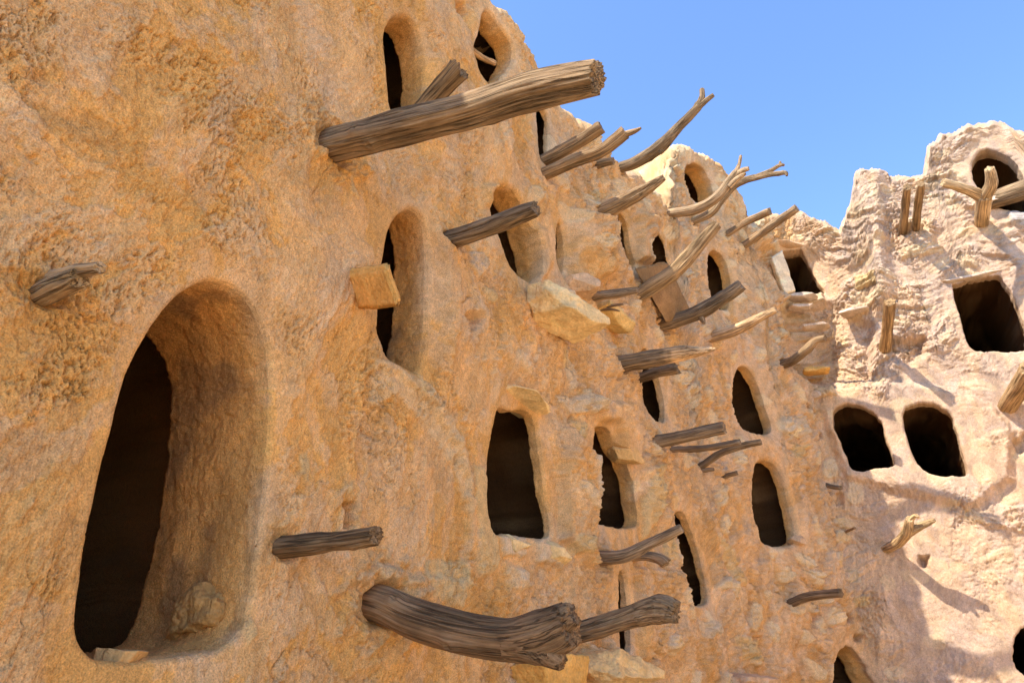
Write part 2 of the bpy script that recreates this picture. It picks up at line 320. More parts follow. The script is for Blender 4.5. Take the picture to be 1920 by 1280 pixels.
    for o in OPEN:
        q = o['raw']; lo, hi = q.min(0) - .32, q.max(0) + .32
        i = np.nonzero((s > lo[0]) & (s < hi[0]) & (z > lo[1]) & (z < hi[1]))[0]
        if len(i): h[i] *= .12 + .88 * sstep(.0, .15 if s[i[0]] < S_NEAR + .3 else .30, seg_dist(s[i], z[i], q)[0])
    for k, (p, a, so) in enumerate(BULGES):
        i, m = soft_poly(s, z, p, so, .02, k)
        if m is not None: h[i] += a * m
    for k, (p, a, so) in enumerate(HOLES):
        i, m = soft_poly(s, z, p, so, .02, k + 3)
        if m is not None: h[i] += a * m
    for k, (p, a, t) in enumerate(STONES):
        i, m = soft_poly(s, z, p, .018, .02, k + 7)
        if m is not None: h[i] += a * m
    return h, lone, mask * (j > .5) * rnd

def smooth_h(s, z):
    e = np.array([(a, b) for a in (-.07, 0, .07) for b in (-.07, 0, .07)])
    hh, _, _ = relief((s[:, None] + e[:, 0]).ravel(), (z[:, None] + e[:, 1]).ravel()); return hh.reshape(-1, 9).mean(1)
def surf_sz(px):
    r = np.array([ray(*p) for p in px]); az = np.arctan2(r[:, 0], r[:, 1]); el = r[:, 2] / np.hypot(r[:, 0], r[:, 1])
    q = sz_poly(px); s, z = q[:, 0].copy(), q[:, 1].copy()
    for _ in range(5):
        hh = np.clip(smooth_h(s, z), -.12, .12); x, y = plan(s); nx, ny = nrm(s); x, y = x + nx * hh, y + ny * hh
        tx, ty = -ny, nx; e = np.tan(az) * y - x; ds = e / (tx - np.tan(az) * ty)
        s = s + .7 * np.clip(ds, -.15, .15); x, y = plan(s); z = ZC + np.hypot(x + nx * hh, y + ny * hh) * el
    return np.stack([s, z], 1)
BACKS = [(335,800),(768,115),(930,100),(745,600),(980,440),(1056,462),(1174,462),(1236,490),(1357,535),(1308,345),(1024,250),(1010,900),(1160,900),(1236,735),
         (1425,765),(1472,950),(1290,1055),(1171,1130),(1605,1250),(1625,830),(1785,825),(1895,590),(1905,340),(1525,520),(1960,1220)]
for k, o in enumerate(OPEN):
    q = surf_sz(o['px']); q = catmull(q, 9, True)
    c = q.mean(0); ang = np.arange(len(q)) / len(q) * 2 * np.pi
    D = float(np.interp(c[0], CS, CD)); amp = .0016 * D
    wob = perlin2(np.cos(ang) * 3 + k, np.sin(ang) * 3, 11) + .5 * perlin2(np.cos(ang) * 8 + k, np.sin(ang) * 8, 12)
    rad = q - c; rad /= np.linalg.norm(rad, axis=1)[:, None]
    bs, bz = pix_sz(*BACKS[k]); near = np.argsort(np.abs(q[:, 1] - bz))[:14]; sR = q[near, 0].max()
    x, y = plan(sR); nx, ny = nrm(sR); hR = smooth_h(np.array([sR]), np.array([bz]))[0]; x += nx * hR; y += ny * hR; ta = math.tan(float(np.interp(bs, CS, CAZ)))     # depth at which the far jamb ends
    dd = (x - ta * y) / (nx - ta * ny); o['depth'] = float(np.clip(dd, .035, .75)) * (1 if k not in (5, 6, 7, 12, 16) else 0) + (.06 if k in (5, 6, 7) else .13 if k == 12 else .08 if k == 16 else 0) if k < 19 else (.16, .16, .16, .22, .14, .2)[k - 19]
    o['sz'] = q + rad * (wob * amp)[:, None]; o['c'] = c; o['D'] = D

def L3(a, b, t): return a + (np.asarray(b) - a) * t[:, None]
def tint(s, z, lone, rub):
    mid = sstep(S_NEAR - .4, S_MID + .3, s); far = sstep(S_MID, S_COR, s); right = sstep(S_COR - .3, S_R + .1, s)
    wx = s + .2 * perlin2(s * 1.3, z * 1.3, 101); wz = z + .2 * perlin2(s * 1.3, z * 1.3, 102)
    c = np.tile(np.array([.78, .405, .118]), (len(s), 1))
    c = L3(c, (.73, .43, .185), mid * .8); c = L3(c, (.66, .42, .225), far * .8); c = L3(c, (.535, .38, .268), right)
    f = fbm2(wx * 1.1, wz * .9, 5, 110, .6)
    c = L3(c, (.72, .44, .19), .5 * sstep(.05, .5, f) * (1 - .8 * right)); c = L3(c, (.64, .33, .09), .35 * sstep(-.05, -.55, f) * (1 - .7 * right))
    if len(LAST['coat']) == len(s):
        c = L3(c, (.72, .47, .245), .55 * np.clip(LAST['coat'], 0, 1) * (1 - .6 * right)); c = L3(c, (.64, .335, .095), .5 * LAST['under'] * (1 - .7 * right))
    g = fbm2(wx * 2.7, wz * 1.9, 5, 120, .62)
    c = L3(c, (.68, .455, .26), .55 * sstep(.10, .34, g) * (.6 + .4 * mid))
    e = fbm2(wx * 7, wz * 4, 4, 130, .6)
    c = c * (1 + (.13 + .07 * mid) * e)[:, None]
    c = c * (1 + .10 * fbm2(s * 40, z * 30, 3, 135, .6))[:, None]
    o = sstep(.25, .55, fbm2(wx * 3.1, wz * 2.2, 4, 140, .6)); c = L3(c, (.56, .29, .085), .22 * o * (1 - .5 * right))
    c = L3(c, (.80, .58, .31), .75 * lone); c = c * (1 + .25 * (rub - .3) * (rub > 0))[:, None]
    for k, (p, a, t) in enumerate(STONES):
        i, m = soft_poly(s, z, p, .018, .02, k + 7)
        if m is not None:
            var = 1 + .18 * fbm2(s[i] * 14, z[i] * 14, 3, 150 + k)
            c[i] = c[i] + (np.array(TONES[t]) * var[:, None] - c[i]) * (.85 * m)[:, None]
    return np.clip(c, .02, .85)

# ------------------------------------------------------------------ materials
def new_mat(name, rough=.95):
    m = bpy.data.materials.new(name); m.use_nodes = True; nt = m.node_tree
    b = nt.nodes['Principled BSDF']; b.inputs['Roughness'].default_value = rough; b.inputs['Specular IOR Level'].default_value = .15
    return m, nt, b
def node(nt, t, **kw):
    n = nt.nodes.new(t)
    for k, v in kw.items():
        if k in n.inputs: n.inputs[k].default_value = v
        else: setattr(n, k, v)
    return n
def earth_mat(name, grain=150.0, dist=.004, lo=.62, hi=1.36):
    m, nt, b = new_mat(name); L = nt.links
    at = node(nt, 'ShaderNodeAttribute', attribute_name='tone'); tc = node(nt, 'ShaderNodeTexCoord')
    n1 = node(nt, 'ShaderNodeTexNoise', Scale=grain * .55, Detail=6.0, Roughness=.65); L.new(tc.outputs['Object'], n1.inputs['Vector'])
    n2 = node(nt, 'ShaderNodeTexNoise', Scale=grain * .14, Detail=8.0, Roughness=.7); L.new(tc.outputs['Object'], n2.inputs['Vector'])
    mp = node(nt, 'ShaderNodeMapping'); mp.inputs['Scale'].default_value = (1.0, 1.0, .38); L.new(tc.outputs['Object'], mp.inputs['Vector'])
    vo = node(nt, 'ShaderNodeTexNoise', Scale=grain * .4, Detail=3.0, Roughness=.55); L.new(mp.outputs[0], vo.inputs['Vector'])
    pit = node(nt, 'ShaderNodeMapRange'); pit.inputs['From Min'].default_value = .30; pit.inputs['From Max'].default_value = .47; L.new(vo.outputs['Fac'], pit.inputs['Value'])
    # colour: dark straw specks and pale grit
    mr = node(nt, 'ShaderNodeMapRange'); mr.inputs['From Min'].default_value = .3; mr.inputs['From Max'].default_value = .7
    mr.inputs['To Min'].default_value = lo; mr.inputs['To Max'].default_value = hi; L.new(n1.outputs['Fac'], mr.inputs['Value'])
    mr2 = node(nt, 'ShaderNodeMapRange'); mr2.inputs['From Min'].default_value = .3; mr2.inputs['From Max'].default_value = .7
    mr2.inputs['To Min'].default_value = .86; mr2.inputs['To Max'].default_value = 1.12; L.new(n2.outputs['Fac'], mr2.inputs['Value'])
    mu = node(nt, 'ShaderNodeMath', operation='MULTIPLY'); L.new(mr.outputs[0], mu.inputs[0]); L.new(mr2.outputs[0], mu.inputs[1])
    sc = node(nt, 'ShaderNodeVectorMath', operation='SCALE'); L.new(at.outputs['Color'], sc.inputs[0]); L.new(mu.outputs[0], sc.inputs['Scale'])
    L.new(sc.outputs[0], b.inputs['Base Color'])
    a1 = node(nt, 'ShaderNodeMath', operation='MULTIPLY_ADD'); a1.inputs[1].default_value = .9; L.new(n2.outputs['Fac'], a1.inputs[0]); L.new(n1.outputs['Fac'], a1.inputs[2])
    a2 = node(nt, 'ShaderNodeMath', operation='MULTIPLY_ADD'); a2.inputs[1].default_value = .55; L.new(pit.outputs[0], a2.inputs[0]); L.new(a1.outputs[0], a2.inputs[2])
    bp = node(nt, 'ShaderNodeBump', Strength=.9, Distance=dist); L.new(a2.outputs[0], bp.inputs['Height']); L.new(bp.outputs[0], b.inputs['Normal'])
    return m
M_WALL = earth_mat('mud_plaster', 290, .007)
M_ROCK = earth_mat('limestone', 110, .009, .84, 1.16)

def wood_mat(name, dark, light):
    m, nt, b = new_mat(name, .85); L = nt.links
    uv = node(nt, 'ShaderNodeAttribute', attribute_name='grain'); at = node(nt, 'ShaderNodeAttribute', attribute_name='tone')
    mp = node(nt, 'ShaderNodeMapping'); mp.inputs['Scale'].default_value = (120, 120, 1.8); L.new(uv.outputs['Vector'], mp.inputs['Vector'])
    n1 = node(nt, 'ShaderNodeTexNoise', Scale=1.0, Detail=5.0, Roughness=.7, Distortion=.15); L.new(mp.outputs[0], n1.inputs['Vector'])
    mp2 = node(nt, 'ShaderNodeMapping'); mp2.inputs['Scale'].default_value = (9, 9, 3.5); L.new(uv.outputs['Vector'], mp2.inputs['Vector'])
    n2 = node(nt, 'ShaderNodeTexNoise', Scale=1.0, Detail=5.0, Roughness=.65); L.new(mp2.outputs[0], n2.inputs['Vector'])
    mp3 = node(nt, 'ShaderNodeMapping'); mp3.inputs['Scale'].default_value = (36, 36, .75); L.new(uv.outputs['Vector'], mp3.inputs['Vector'])
    n3 = node(nt, 'ShaderNodeTexNoise', Scale=1.0, Detail=3.0, Roughness=.6, Distortion=.15); L.new(mp3.outputs[0], n3.inputs['Vector'])
    ck = node(nt, 'ShaderNodeMath', operation='SUBTRACT'); ck.inputs[1].default_value = .5; L.new(n3.outputs['Fac'], ck.inputs[0])
    ab = node(nt, 'ShaderNodeMath', operation='ABSOLUTE'); L.new(ck.outputs[0], ab.inputs[0])
    cr = node(nt, 'ShaderNodeMapRange'); cr.inputs['From Min'].default_value = .0; cr.inputs['From Max'].default_value = .035; L.new(ab.outputs[0], cr.inputs['Value'])
    rp = node(nt, 'ShaderNodeValToRGB'); e = rp.color_ramp.elements
    e[0].position = .28; e[0].color = (*dark, 1); e[1].position = .72; e[1].color = (*light, 1); L.new(n1.outputs['Fac'], rp.inputs[0])
    mr = node(nt, 'ShaderNodeMapRange'); mr.inputs['From Min'].default_value = .3; mr.inputs['From Max'].default_value = .7
    mr.inputs['To Min'].default_value = .6; mr.inputs['To Max'].default_value = 1.35; L.new(n2.outputs['Fac'], mr.inputs['Value'])
    cm = node(nt, 'ShaderNodeMapRange'); cm.inputs['To Min'].default_value = .5; cm.inputs['To Max'].default_value = 1.0; L.new(cr.outputs[0], cm.inputs['Value'])
    mm = node(nt, 'ShaderNodeMath', operation='MULTIPLY'); L.new(mr.outputs[0], mm.inputs[0]); L.new(cm.outputs[0], mm.inputs[1])
    vm = node(nt, 'ShaderNodeVectorMath', operation='MULTIPLY'); L.new(rp.outputs[0], vm.inputs[0]); L.new(at.outputs['Color'], vm.inputs[1])
    sc = node(nt, 'ShaderNodeVectorMath', operation='SCALE'); L.new(vm.outputs[0], sc.inputs[0]); L.new(mm.outputs[0], sc.inputs['Scale'])
    L.new(sc.outputs[0], b.inputs['Base Color'])
    a = node(nt, 'ShaderNodeMath', operation='MULTIPLY_ADD'); a.inputs[1].default_value = 1.4; L.new(cr.outputs[0], a.inputs[0]); L.new(n1.outputs['Fac'], a.inputs[2])
    bp = node(nt, 'ShaderNodeBump', Strength=.9, Distance=.006); L.new(a.outputs[0], bp.inputs['Height']); L.new(bp.outputs[0], b.inputs['Normal'])
    return m
M_WOOD = wood_mat('weathered_wood', (.115, .066, .032), (.415, .28, .15))

# ------------------------------------------------------------------ mesh output
def tag(o, label=None, cat=None, group=None, kind=None):
    if cat and not kind: kind = 'thing'
    if label: o['label'] = label
    if cat: o['category'] = cat
    if group: o['group'] = group
    if kind: o['kind'] = kind
    return o
def link_mesh(name, co, loops, starts, mat, tone=None, grain=None, parent=None, smooth=True):
    me = bpy.data.meshes.new(name)
    me.vertices.add(len(co)); me.vertices.foreach_set('co', np.asarray(co, np.float32).ravel())
    me.loops.add(len(loops)); me.loops.foreach_set('vertex_index', np.asarray(loops, np.int32))
    me.polygons.add(len(starts)); me.polygons.foreach_set('loop_start', np.asarray(starts, np.int32))
    me.update(calc_edges=True); me.validate()
    me.polygons.foreach_set('use_smooth', np.full(len(me.polygons), smooth, bool))
    if tone is not None:
        a = me.attributes.new('tone', 'FLOAT_COLOR', 'POINT')
        a.data.foreach_set('color', np.concatenate([tone, np.ones((len(tone), 1))], 1).astype(np.float32).ravel())
    if grain is not None:
        a = me.attributes.new('grain', 'FLOAT_VECTOR', 'POINT'); a.data.foreach_set('vector', np.asarray(grain, np.float32).ravel())
    me.materials.append(mat)
    o = bpy.data.objects.new(name, me); SC.collection.objects.link(o)
    if parent: o.parent = parent
    return o
def pack(faces4, faces3=None):
    f4 = np.asarray(faces4, np.int64).reshape(-1, 4); n4 = len(f4); lo = f4.ravel(); st = np.arange(n4) * 4
    if faces3 is not None and len(faces3):
        f3 = np.asarray(faces3, np.int64).reshape(-1, 3); st = np.concatenate([st, n4 * 4 + np.arange(len(f3)) * 3]); lo = np.concatenate([lo, f3.ravel()])
    return lo, st
def sub_mesh(name, co, f4, f3, mat, tone, parent=None):
    used = np.unique(np.concatenate([f4.ravel(), f3.ravel()])); remap = np.full(len(co), -1, np.int64); remap[used] = np.arange(len(used))
    lo, st = pack(remap[f4], remap[f3]); return link_mesh(name, co[used], lo, st, mat, tone[used], None, parent)

# ------------------------------------------------------------------ the walls: a fan of columns, finer near the eye
DT, ROWS = .00145, 700
cols = [0.0]; s = 0.0
while s < CS[-1] - .02:
    D = float(np.interp(s, CS, CD)); az = float(np.interp(s, CS, CAZ))
    tx, ty = float(np.interp(s, CS, TX)), float(np.interp(s, CS, TY)); x, y = plan(s)
    sg = abs(tx * y - ty * x) / D
    ds = D * DT / max(sg, .42)
    if .41 < az < .66: ds *= .66
    if az < -.87: ds = max(ds * (1 + min((-.87 - az) * 18, 9)), .004)
    if az > .66: ds *= 1 + min((az - .66) * 18, 9)
    if abs(s - _sm[0]) < .12 or abs(s - _sm[3]) < .12: ds = min(ds, .012)
    s += ds; cols.append(s)
cols = np.array(cols); NC = len(cols)
Dc = np.interp(cols, CS, CD); zt_c = ztop(cols); RT = .10
zlow = np.maximum(ZC - .13 * Dc, .25); zcap = np.minimum(zt_c - RT - .06 * (zt_c - ZC), ZC + 1.27 * Dc)
J1, J2 = int(ROWS * .02), int(ROWS * .93)
def z_of(I, J):
    lo = np.interp(I, np.arange(NC), zlow); cp = np.interp(I, np.arange(NC), zcap); tpz = np.interp(I, np.arange(NC), zt_c) - RT
    return np.where(J < J1, -.15 + (lo + .15) * J / J1, np.where(J < J2, lo + (cp - lo) * (J - J1) / (J2 - J1), cp + (tpz - cp) * (J - J2) / (ROWS - J2)))
def ij_of(s, z):
    I = np.interp(s, cols, np.arange(NC)); lo = np.interp(I, np.arange(NC), zlow); cp = np.interp(I, np.arange(NC), zcap); tpz = np.interp(I, np.arange(NC), zt_c) - RT
    J = np.where(z < lo, J1 * (z + .15) / (lo + .15), np.where(z < cp, J1 + (J2 - J1) * (z - lo) / (cp - lo), J2 + (ROWS - J2) * (z - cp) / (tpz - cp)))
    return I, J
print('grid', NC, ROWS, NC * ROWS)
NR = ROWS + 1
II, JJ = np.meshgrid(np.arange(NC, dtype=float), np.arange(NR, dtype=float), indexing='ij')
state = np.zeros((NC, NR), np.int8)          # 0 out, 1 snapped on an outline, 2 inside
owner = np.full((NC, NR), -1, np.int16)
for k, o in enumerate(OPEN):
    I, J = ij_of(o['sz'][:, 0], o['sz'][:, 1]); P = np.stack([I, J], 1)
    i0, i1 = max(int(I.min()) - 3, 0), min(int(I.max()) + 4, NC); j0, j1 = max(int(J.min()) - 3, 0), min(int(J.max()) + 4, NR)
    gi, gj = II[i0:i1, j0:j1].ravel(), JJ[i0:i1, j0:j1].ravel()
    d, bx, by = seg_dist(gi, gj, P)
    sn_ = np.abs(d) <= .56; ins = (d < 0) & ~sn_
    st = state[i0:i1, j0:j1].ravel(); ow = owner[i0:i1, j0:j1].ravel()
    st[sn_] = 1; st[ins] = 2; ow[sn_ | ins] = k
    II[i0:i1, j0:j1] = np.where(sn_, bx, gi).reshape(i1 - i0, -1); JJ[i0:i1, j0:j1] = np.where(sn_, by, gj).reshape(i1 - i0, -1)
    state[i0:i1, j0:j1] = st.reshape(i1 - i0, -1); owner[i0:i1, j0:j1] = ow.reshape(i1 - i0, -1)
si = np.interp(II.ravel(), np.arange(NC), cols); zi = z_of(II.ravel(), JJ.ravel())
# roof rows: a rounded shoulder, then back, then down the rear
ARC = 9; BACK = 26
ra, rb = [], []
for a in np.linspace(0, math.pi / 2, ARC + 1)[1:]: ra.append((RT * (1 - math.cos(a)), RT * math.sin(a) - RT, math.sin(a), 0))
for q in np.linspace(0, 1, BACK + 1)[1:]: ra.append((RT, 0, 1.0, q))
extra = len(ra)
sr = np.repeat(cols, extra).reshape(NC, extra); zr = np.zeros_like(sr); br = np.zeros_like(sr); upw = np.zeros_like(sr)
dep = rdepth(cols)
for m_, (bk, dz, u, q) in enumerate(ra):
    zr[:, m_] = zt_c + dz + (.0 if q < 1 else -1.2); br[:, m_] = bk + q * dep; upw[:, m_] = u
sa = np.concatenate([si.reshape(NC, NR), sr], 1).ravel(); za = np.concatenate([zi.reshape(NC, NR), zr], 1).ravel()
ba = np.concatenate([np.zeros((NC, NR)), br], 1).ravel(); ua = np.concatenate([np.zeros((NC, NR)), upw], 1).ravel()
h, lone, rub = relief(sa, za + ba)
def lip_cut(s, z, h):
    for o in OPEN:
        r = o['lip']; q = o['sz']; lo = q.min(0) - r; hi = q.max(0) + r
        i = np.nonzero((s > lo[0]) & (s < hi[0]) & (z > lo[1]) & (z < hi[1]))[0]
        d, _, _ = seg_dist(s[i], z[i], q)
        t = np.clip(1 - np.abs(d) / r, 0, 1); h[i] -= r * (1 - np.sqrt(np.clip(1 - t * t, 0, 1)))
lip_cut(sa, za, h)
px_, py_ = plan(sa); nx_, ny_ = nrm(sa)
hn = h * (1 - ua) - ba
CO = np.stack([px_ + nx_ * hn, py_ + ny_ * hn, za + h * ua], 1)
TONE = tint(sa, za + ba, lone, rub)
NT = NR + extra
idx = np.arange(NC * NT).reshape(NC, NT)
q4 = np.stack([idx[:-1, :-1], idx[1:, :-1], idx[1:, 1:], idx[:-1, 1:]], -1).reshape(-1, 4)
STT = np.zeros((NC, NT), np.int8); STT[:, :NR] = state; STT = STT.ravel()
OWN = np.full((NC, NT), -1, np.int16); OWN[:, :NR] = owner; OWN = OWN.ravel()
sq = STT[q4]; nin = (sq == 2).sum(1); non = (sq == 1).sum(1)
keep = (nin == 0) & (non < 4)
# quads with all four corners on the outline: keep those outside
full = np.nonzero((non == 4))[0]
for f in full:
    o = OPEN[OWN[q4[f, 0]]]; c = np.array([[sa[q4[f]].mean()], [za[q4[f]].mean()]])
    d, _, _ = seg_dist(c[0], c[1], o['sz'])
    if d[0] > 0: keep[f] = True
# quads with one corner inside, the opposite outside: keep the outer triangle
tri = []
for f in np.nonzero((nin == 1) & (non == 2))[0]:
    k = int(np.nonzero(sq[f] == 2)[0][0])
    if sq[f, (k + 2) % 4] == 0: tri.append([q4[f, (k + 1) % 4], q4[f, (k + 2) % 4], q4[f, (k + 3) % 4]])
tri = np.array(tri, np.int64).reshape(-1, 3)
Q = q4[keep]
del q4

# which building a face belongs to
zsplit_s = np.array([pix_sz(*p) for p in [(1395, 470), (1420, 540), (1470, 600), (1560, 640), (1625, 560)]])
S_A, S_B, S_C = az_s(1399, 425), az_s(1545, 800), az_s(1590, 420)
def which(fs, fz):
    lim = np.interp(fs, zsplit_s[:, 0], zsplit_s[:, 1])
    r = np.where(fs < S_B, 0, 2)
    return np.where((fs > S_A) & (fs < S_C) & (fz > lim), 1, r)
q_id = which(sa[Q].mean(1), za[Q].mean(1)); t_id = which(sa[tri].mean(1), za[tri].mean(1)) if len(tri) else np.zeros(0)
z_st = np.interp(sa[Q].mean(1), [_sm[0] - .02, _sm[0] + .02, _sm[2], _sm[3]], [99, 6.25, 6.9, 7.0])
st_ = (q_id == 0) & (za[Q].mean(1) > z_st) & (sa[Q].mean(1) > _sm[0] - .02); q_id[st_] = 3
if len(tri):
    zs3 = np.interp(sa[tri].mean(1), [_sm[0] - .02, _sm[0] + .02, _sm[2], _sm[3]], [99, 6.25, 6.9, 7.0])
    t_id[(t_id == 0) & (za[tri].mean(1) > zs3) & (sa[tri].mean(1) > _sm[0] - .02)] = 3
GRAN = 'mud brick granaries around the courtyard'
walls = {}
for k, (nm, lab) in enumerate([('granary_wall', 'long ochre mud plastered granary wall in shade, full of doorways and projecting beams'),
                               ('vaulted_granary', 'low sunlit vaulted granary in the corner with a square window and pale jamb slab'),
                               ('granary_wall', 'pale sunlit granary wall facing the camera with twin arched doorways'),
                               ('upper_storey', 'ruined rubble sided storey with one arched opening')]):
    o = sub_mesh(nm, CO, Q[q_id == k], tri[t_id == k] if len(tri) else np.zeros((0, 3), np.int64), M_WALL, TONE)
    if k < 3: tag(o, lab, 'granary', GRAN)
    else: tag(o, lab); o.parent = walls[0]
    walls[k] = o

# ------------------------------------------------------------------ jambs and rooms behind the openings
def vec_noise(p, f, seed, o=3):
    return np.stack([fbm3(p[:, 0] * f + 3.1 * c, p[:, 1] * f, p[:, 2] * f - 1.7 * c, o, seed + c * 5) for c in range(3)], 1)
for k, o in enumerate(OPEN):
    fm = np.nonzero(((OWN[Q] == k) & (STT[Q] == 1)).any(1))[0]; E = []
    for f in Q[fm]:
        for a in range(4): E.append((f[a], f[(a + 1) % 4]))
    for f in tri:
        if (OWN[f] == k).any():
            for a in range(3): E.append((f[a], f[(a + 1) % 3]))
    cnt = {}
    for a, b in E: cnt[(min(a, b), max(a, b))] = cnt.get((min(a, b), max(a, b)), 0) + 1
    ok = lambda a: OWN[a] == k and STT[a] == 1
    E = [(a, b) for a, b in E if cnt[(min(a, b), max(a, b))] == 1 and ok(a) and ok(b)]
    vs = sorted({a for e in E for a in e}); loc = {v: i for i, v in enumerate(vs)}; n = len(vs); vs = np.array(vs)
    if n == 0: continue
    D, dj, r, c = o['D'], o['depth'], o['lip'], o['c']
    hw = np.ptp(o['sz'][:, 0]) / 2
    gap = min([9.0] + [float(np.min(np.linalg.norm(o['sz'][:, None] - p_['sz'][None], axis=2))) for p_ in OPEN if p_ is not o])
    o['room'] = 1 + min(.28 if k < 19 else .03, .4 * gap) / hw
    nj = int(min(max(dj / (D * .0035), 12), 60))
    prof = [(0, 1.0, 0)]                            # (depth beyond the lip, scale, is-jamb fraction)
    for t in np.linspace(0, 1, nj + 1)[1:]: prof.append((dj * t, 1 + (o['taper'] - 1) * t, t))
    for t in (.35, .7, 1.0): prof.append((dj + .05 * t, 1 + (o['room'] - 1) * t, 1 + t * .1))
    for t in np.linspace(0, 1, 12)[1:]: prof.append((dj + .05 + 4.0 * t, o['room'], 1.2))
    for t in np.linspace(0, 1, 7)[1:-1]: prof.append((dj + 4.05 + .3 * math.sin(t * 1.57), o['room'] * (1 - t), 1.2))
    sv, zv, hv = sa[vs], za[vs], h[vs]; ring = []; tone = []
    for m_, (d, sc, t) in enumerate(prof):
        ss = c[0] + (sv - c[0]) * sc; zz = c[1] + (zv - c[1]) * sc
        cx, cy = plan(np.full(n, c[0])); 
        x, y = plan(ss); ax, ay = nrm(ss); cxn, cyn = nrm(np.full(n, c[0]))
        ff = min(d / .15, 1); bx_, by_ = ax * (1 - ff) + cxn * ff, ay * (1 - ff) + cyn * ff
        fh = max(1 - d / .06, 0); hq = hv * fh + float(hv.mean()) * (1 - fh)
        base = np.stack([x + ax * hq + bx_ * (-d), y + ay * hq + by_ * (-d), zz], 1)
        if m_:
            fo = min(d / .05, 1)
            base = base + fo * ((.014 if D < 6 else .010) * vec_noise(base, 3.5, 200 + k) + (.006 if D < 6 else .005) * vec_noise(base, 11, 230 + k) + .006 * vec_noise(base, 45, 260 + k, 2))
        if t > 1: base = base + min((d - dj) / .3, 1) * (.07 * vec_noise(base, 1.7, 500 + k) + .03 * vec_noise(base, 6, 530 + k))
        ring.append(base)
        dark = (np.array([.36, .18, .06]) if k == 0 else np.array([.13, .06, .02])) if t > 1 else np.array([.74, .37, .105]) if (c[0] < S_COR or t > 1) else np.array([.55, .37, .22])  # room colour darkened to stand in for the shade inside; jambs keep plaster tones
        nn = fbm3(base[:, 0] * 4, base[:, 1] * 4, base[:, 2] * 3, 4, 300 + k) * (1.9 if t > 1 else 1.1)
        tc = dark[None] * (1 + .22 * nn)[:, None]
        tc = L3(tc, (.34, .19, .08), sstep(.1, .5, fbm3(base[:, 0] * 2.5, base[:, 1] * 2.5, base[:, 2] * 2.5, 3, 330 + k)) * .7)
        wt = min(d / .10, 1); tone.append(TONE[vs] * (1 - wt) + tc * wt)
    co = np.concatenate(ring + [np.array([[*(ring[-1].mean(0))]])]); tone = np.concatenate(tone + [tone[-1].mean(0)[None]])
    ea = np.array([loc[a] for a, b in E]); eb = np.array([loc[b] for a, b in E]); f4 = []
    for m_ in range(len(prof) - 1): f4.append(np.stack([eb + m_ * n, ea + m_ * n, ea + (m_ + 1) * n, eb + (m_ + 1) * n], 1))
    la = (len(prof) - 1) * n; f3 = np.stack([eb + la, ea + la, np.full(len(ea), len(co) - 1)], 1)
    lo, st = pack(np.concatenate(f4), f3)
    wid = int(which(np.array([c[0]]), np.array([c[1]]))[0])
    par = walls[3] if k == 9 else walls[wid]
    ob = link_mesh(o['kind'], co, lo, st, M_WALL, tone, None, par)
    if o['label']: ob['label'] = o['label']

# ------------------------------------------------------------------ wood
FWD = np.array([0, ct, sn])
EYE = np.array([0, 0, ZC])
def at_out(px, py, out, s0):
    """point on the pixel's ray that stands `out` metres in front of the wall near s0"""
    r = ray(px, py); r = r / np.linalg.norm(r); lo, hi = .5, 20.0
    x0, y0 = plan(s0); nx, ny = nrm(s0)
    den = r[0] * nx + r[1] * ny; t = ((x0 - 0) * nx + (y0 - 0) * ny + out) / den
    return EYE + r * t
def in_plane(px, py, P0, nrm2, lean):
    r = ray(px, py); d = np.array([nrm2[0], nrm2[1]]); a = math.radians(lean); c, s_ = math.cos(a), math.sin(a)
    d = np.array([d[0] * c - d[1] * s_, d[0] * s_ + d[1] * c]); m = np.array([-d[1], d[0]])
    den = r[0] * m[0] + r[1] * m[1]
    t = (P0[0] * m[0] + P0[1] * m[1]) / den
    return EYE + r * t
def wall_h(s, z):
    hh, _, _ = relief(np.array([s]), np.array([z])); return float(hh[0])

